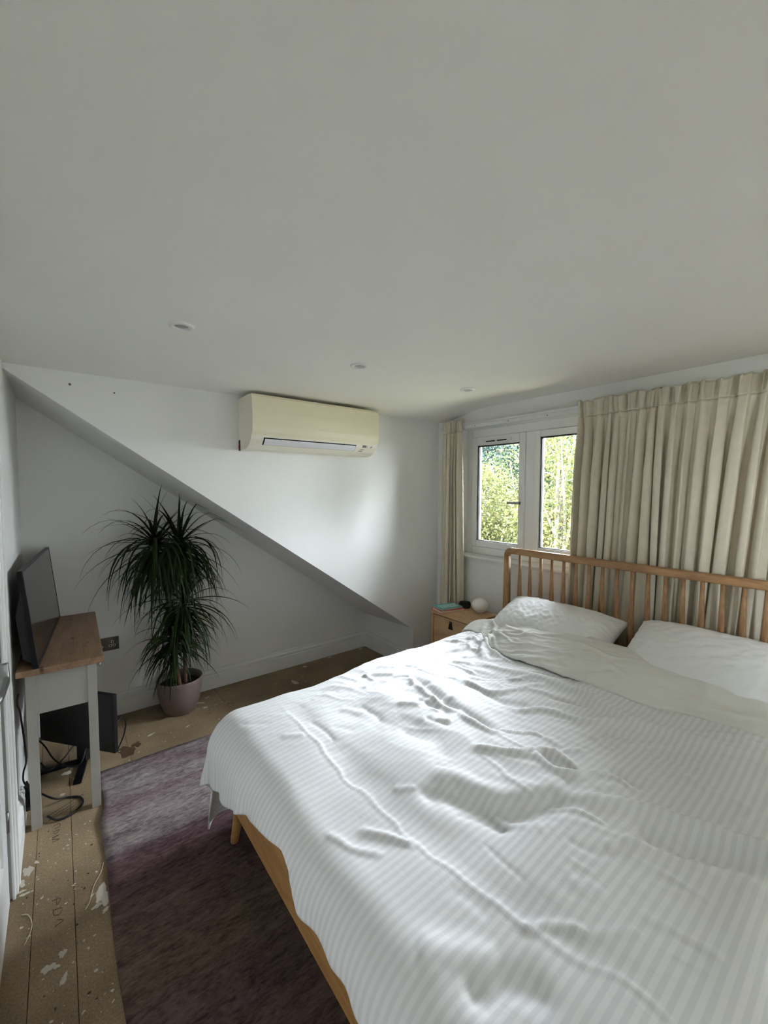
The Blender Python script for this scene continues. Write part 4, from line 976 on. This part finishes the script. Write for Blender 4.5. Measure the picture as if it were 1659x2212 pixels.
for k in range(380):
    if k < 170: x, y = rp_.uniform(-0.165, 0.095), rp_.uniform(0.9, 2.3)
    else: x, y = rp_.uniform(0.2, 2.2), min(3.19, 2.62+abs(rp_.gauss(0.22, 0.18)))
    if k > 335: x, y = 0.72+rp_.gauss(0, 0.12), 2.97+rp_.gauss(0, 0.09)
    if not (XL+0.03 < x < XK-0.02 and 0.5 < y < YR-0.02): continue
    sz = rp_.choice([0.001, 0.0012, 0.0015, 0.002, 0.0026, 0.0036])
    v, f = blob(None, x, y, sz*rp_.uniform(0.7, 1.6), sz*rp_.uniform(0.7, 1.8), rp_.uniform(0, 3), None, n=8, rough=0.25)
    o_ = len(VV); VV += v; FF += [tuple(i+o_ for i in q) for q in f]
tag(from_pd('paint_specks', VV, FF, 'chip_paint', fl), kind='stuff')
VV, FF = [], []
for k in range(70):
    if k < 26: x, y = rp_.uniform(-0.16, 0.09), rp_.uniform(1.2, 2.3)
    else: x, y = rp_.uniform(0.25, 1.4), rp_.uniform(2.63, 3.18)
    sz = rp_.choice([0.0016, 0.002, 0.0028, 0.004])
    v, f = blob(None, x, y, sz, sz*1.3, rp_.uniform(0, 3), None, n=8, rough=0.25)
    o_ = len(VV); VV += v; FF += [tuple(i+o_ for i in q) for q in f]
tag(from_pd('dark_specks', VV, FF, 'stain_dark', fl), kind='stuff')
def stroke(pts, r=0.0011): 
    o = tube('pencil_stroke', [(x, y, 0.0004) for x, y in pts], r, 'pencil', fl, 5, 4)
for dx_, dy_ in ((0, 0), (0, -0.02)):
    pass
bx0 = -0.062
stroke([(bx0, 2.30), (bx0+0.02, 2.305), (bx0+0.022, 2.285), (bx0+0.004, 2.28)])
stroke([(bx0-0.003, 2.262), (bx0+0.020, 2.262), (bx0+0.010, 2.246), (bx0, 2.25)])
stroke([(bx0-0.006, 2.225), (bx0+0.018, 2.23), (bx0-0.004, 2.215), (bx0+0.02, 2.20), (bx0-0.004, 2.195)])
stroke([(bx0-0.002, 1.875), (bx0+0.022, 1.87), (bx0+0.012, 1.845), (bx0+0.01, 1.885)])
stroke([(bx0, 1.83), (bx0+0.026, 1.822), (bx0+0.02, 1.80), (bx0+0.004, 1.806), (bx0+0.002, 1.832)])
stroke([(bx0+0.012, 1.78), (bx0+0.03, 1.765), (bx0+0.006, 1.755)])
stroke([(-0.085, 2.385), (0.0, 2.435), (0.05, 2.46)], 0.0014); stroke([(-0.08, 2.37), (0.02, 2.42)], 0.0014); stroke([(-0.08, 2.352), (0.03, 2.405)], 0.0012)
th1 = tube('thread', [(0.098, 1.945, 0.002), (0.085, 1.90, 0.004), (0.06, 1.85, 0.003), (0.045, 1.79, 0.002), (0.03, 1.76, 0.002)], 0.0012, 'thread_white', None, 6, 5); tag(th1, 'pale loose thread on the boards touching the rug edge', 'thread')
th2 = tube('thread', [(-0.148, 1.875, 0.002), (-0.130, 1.86, 0.003), (-0.118, 1.82, 0.002), (-0.120, 1.785, 0.002), (-0.134, 1.74, 0.002)], 0.0013, 'thread_white', None, 6, 5); tag(th2, 'pale loose thread curling on the boards near the door', 'thread')

# ------------------------------------------------------------------ garden outside
struct(box('ground', (-60, -60, -5.8), (70, 70, -5.6), 'lawn'))
rg = np.random.default_rng(12)
def tree(name, base, trunk_r, blobs, leaves, size, m_, label, cat='tree', trunk=True, branches=6, group=None):
    """blobs: crown lobes (x,y,z,radius) relative to base; leaves: number of leaf quads"""
    root = empty(name, base); tag(root, label, cat, group)
    B = np.array(blobs, float)
    wts = B[:, 3]**2; wts /= wts.sum(); ncl = max(40, leaves//28)
    bi = rg.choice(len(B), ncl, p=wts); dirs = rg.normal(size=(ncl, 3)); dirs /= np.linalg.norm(dirs, axis=1)[:, None]
    rad = B[bi, 3]*(0.45+0.55*rg.random(ncl)**0.5); cc = B[bi, :3]+dirs*rad[:, None]*np.array([1, 1, 0.85])
    li = rg.integers(0, ncl, leaves); c = cc[li]+rg.normal(size=(leaves, 3))*(0.16+0.05*B[bi[li], 3][:, None])
    a = rg.normal(size=(leaves, 3)); a /= np.linalg.norm(a, axis=1)[:, None]; b = np.cross(a, rg.normal(size=(leaves, 3))); b /= np.linalg.norm(b, axis=1)[:, None]
    s = size*rg.uniform(0.6, 1.3, leaves)[:, None]
    V = np.stack([c-a*s, c+b*s*0.45, c+a*s, c-b*s*0.45], 1).reshape(-1, 3)
    me = bpy.data.meshes.new('foliage'); me.vertices.add(len(V)); me.vertices.foreach_set('co', V.ravel())
    me.loops.add(leaves*4); me.polygons.add(leaves); me.loops.foreach_set('vertex_index', np.arange(leaves*4)); me.polygons.foreach_set('loop_start', np.arange(0, leaves*4, 4)); me.update(calc_edges=True)
    fo = link('foliage', me, m_, root); fo['kind'] = 'stuff'
    if trunk:
        topz = float(B[:, 2].max()); tx, ty = B[:, 0].mean(), B[:, 1].mean()
        tube('trunk', [(0, 0, 0), (tx*0.3, ty*0.3, topz*0.35), (tx*0.8, ty*0.8, topz*0.7), (tx, ty, topz*0.95)], lambda t: trunk_r*(1-0.7*t), 'bark', root, 8, 5)
        for k in range(branches):
            q = B[rg.integers(0, len(B))]; h = rg.uniform(0.35, 0.8)*topz
            st0 = Vector((tx*0.7*h/topz, ty*0.7*h/topz, h)); e = Vector(q[:3])+Vector(rg.normal(size=3)*q[3]*0.7)
            tube('branch', [st0, (st0+e)/2+Vector(rg.normal(size=3)*0.3), e], lambda t: trunk_r*0.35*(1-0.8*t), 'bark', root, 6, 5)
    return root
G = -5.6
tree('broadleaf_tree', (15.5, 11.6, G), 0.22, [(0, 0, 8.9, 1.5), (-0.4, 0.6, 7.6, 1.5), (0.5, -0.9, 9.6, 1.1), (0.2, 0.9, 10.0, 1.2), (0, -0.3, 6.2, 1.6)], 20000, 0.075, 'leaf_bluegreen', 'dark blue-green tree rising behind the others outside the window')
tree('broadleaf_tree', (10.2, 7.9, G), 0.14, [(0, 0, 6.6, 1.1), (-0.3, 0.7, 6.0, 1.0), (0.2, -0.6, 5.6, 1.1), (0, 0.3, 4.8, 1.2), (0.3, 0.9, 7.4, 0.7)], 24000, 0.05, 'leaf_yellowgreen', 'yellow-green leafy tree filling the left window pane')
tree('broadleaf_tree', (9.4, 5.3, G), 0.13, [(0, 0.2, 6.3, 1.0), (0.3, -0.4, 7.3, 0.9), (-0.2, 0.3, 8.2, 0.8), (0.1, -0.3, 5.2, 1.1), (0.4, 0.5, 4.6, 1.0)], 13000, 0.046, 'leaf_yellowgreen', 'sparse pale tree with bare twigs in the right window pane', branches=18)
tree('broadleaf_tree', (17.0, 9.3, G), 0.2, [(0, 0, 8.2, 1.5), (0.5, 0.8, 7.0, 1.5), (-0.4, -1.0, 7.2, 1.4), (0, 0, 5.6, 1.6)], 10000, 0.10, 'leaf_green', 'mid green tree seen far back between the two window panes')
tree('broadleaf_tree', (13.5, 6.6, G), 0.16, [(0, 0, 6.8, 1.2), (0.3, 0.7, 6.2, 1.2), (-0.3, -0.8, 7.4, 1.0), (0, -0.2, 5.2, 1.4)], 10000, 0.08, 'leaf_green', 'green tree standing behind the sparse pale tree')
tree('hedge_shrub', (8.2, 5.9, G), 0.1, [(0, 0.9, 4.6, 0.8), (0, 0, 4.5, 0.8), (0.1, -0.9, 4.6, 0.8), (0.2, 0.4, 5.1, 0.6), (0, -0.4, 5.2, 0.55)], 8000, 0.045, 'leaf_green', 'dark green dense shrub along the bottom of the window view', 'shrub')
tree('russet_shrub', (10.6, 5.75, G), 0.08, [(0, 0, 6.1, 0.5), (0.1, 0.4, 5.7, 0.45)], 1200, 0.05, 'leaf_russet', 'russet-leaved small tree glimpsed in the right window pane', 'tree', branches=5)
tree('broadleaf_tree', (12.5, 9.8, G), 0.15, [(0, 0, 6.6, 1.2), (0.3, 0.8, 5.8, 1.2), (-0.2, -0.6, 5.2, 1.2), (0, 0, 7.7, 0.9)], 7000, 0.07, 'leaf_green', 'green tree at the left edge of the window view')

for i, (x, y, sc_, lab) in enumerate(((12.5, 3.0, 1.0, 'added green tree out of view, screening sky light, nearest the sparse pale tree'), (11.5, -0.3, 1.1, 'added green tree screening sky light opposite the curtained end of the window'), (12.8, -4.2, 1.15, 'added green tree screening sky light, second from the far right end of the row'), (11.8, -8.4, 1.1, 'added green tree screening sky light at the far right end of the row'))):
    tree('broadleaf_tree', (x, y, G), 0.18, [(0, 0, 9.2*sc_, 1.7), (0.3, 1.3, 8.0*sc_, 1.6), (-0.3, -1.4, 8.2*sc_, 1.6), (0, 0.5, 6.0*sc_, 1.7), (0.2, -1.0, 5.4*sc_, 1.6), (-0.2, 1.6, 5.2, 1.5)], 6000, 0.13, 'leaf_green', lab)  # out-of-view row, added to hold low sky light off the gable wall

for i, (x, y, lab) in enumerate(((23.0, 19.5, 'tall dark tree in the distance, leftmost behind the window trees'), (24.0, 15.8, 'tall dark tree in the distance behind the left window pane'), (22.5, 12.4, 'tall dark tree in the distance behind the window mullion'), (24.5, 9.6, 'tall dark tree in the distance, rightmost behind the window trees'))):
    hgt = (0.0, 0.6, 0.2, -1.6)[i]
    tree('distant_tree', (x, y, G), 0.3, [(0, 0, 9.0+hgt, 2.2), (0.4, 1.6, 7.6+hgt, 2.1), (-0.4, -1.6, 7.8+hgt, 2.1), (0, 0.6, 5.6, 2.3), (0.2, -1.4, 5.0, 2.3), (-0.2, 2.0, 4.4, 2.2), (0, 0.5, 3.0, 2.3)], 9000, 0.21, 'leaf_bluegreen' if i in (1,) else 'leaf_green', lab)
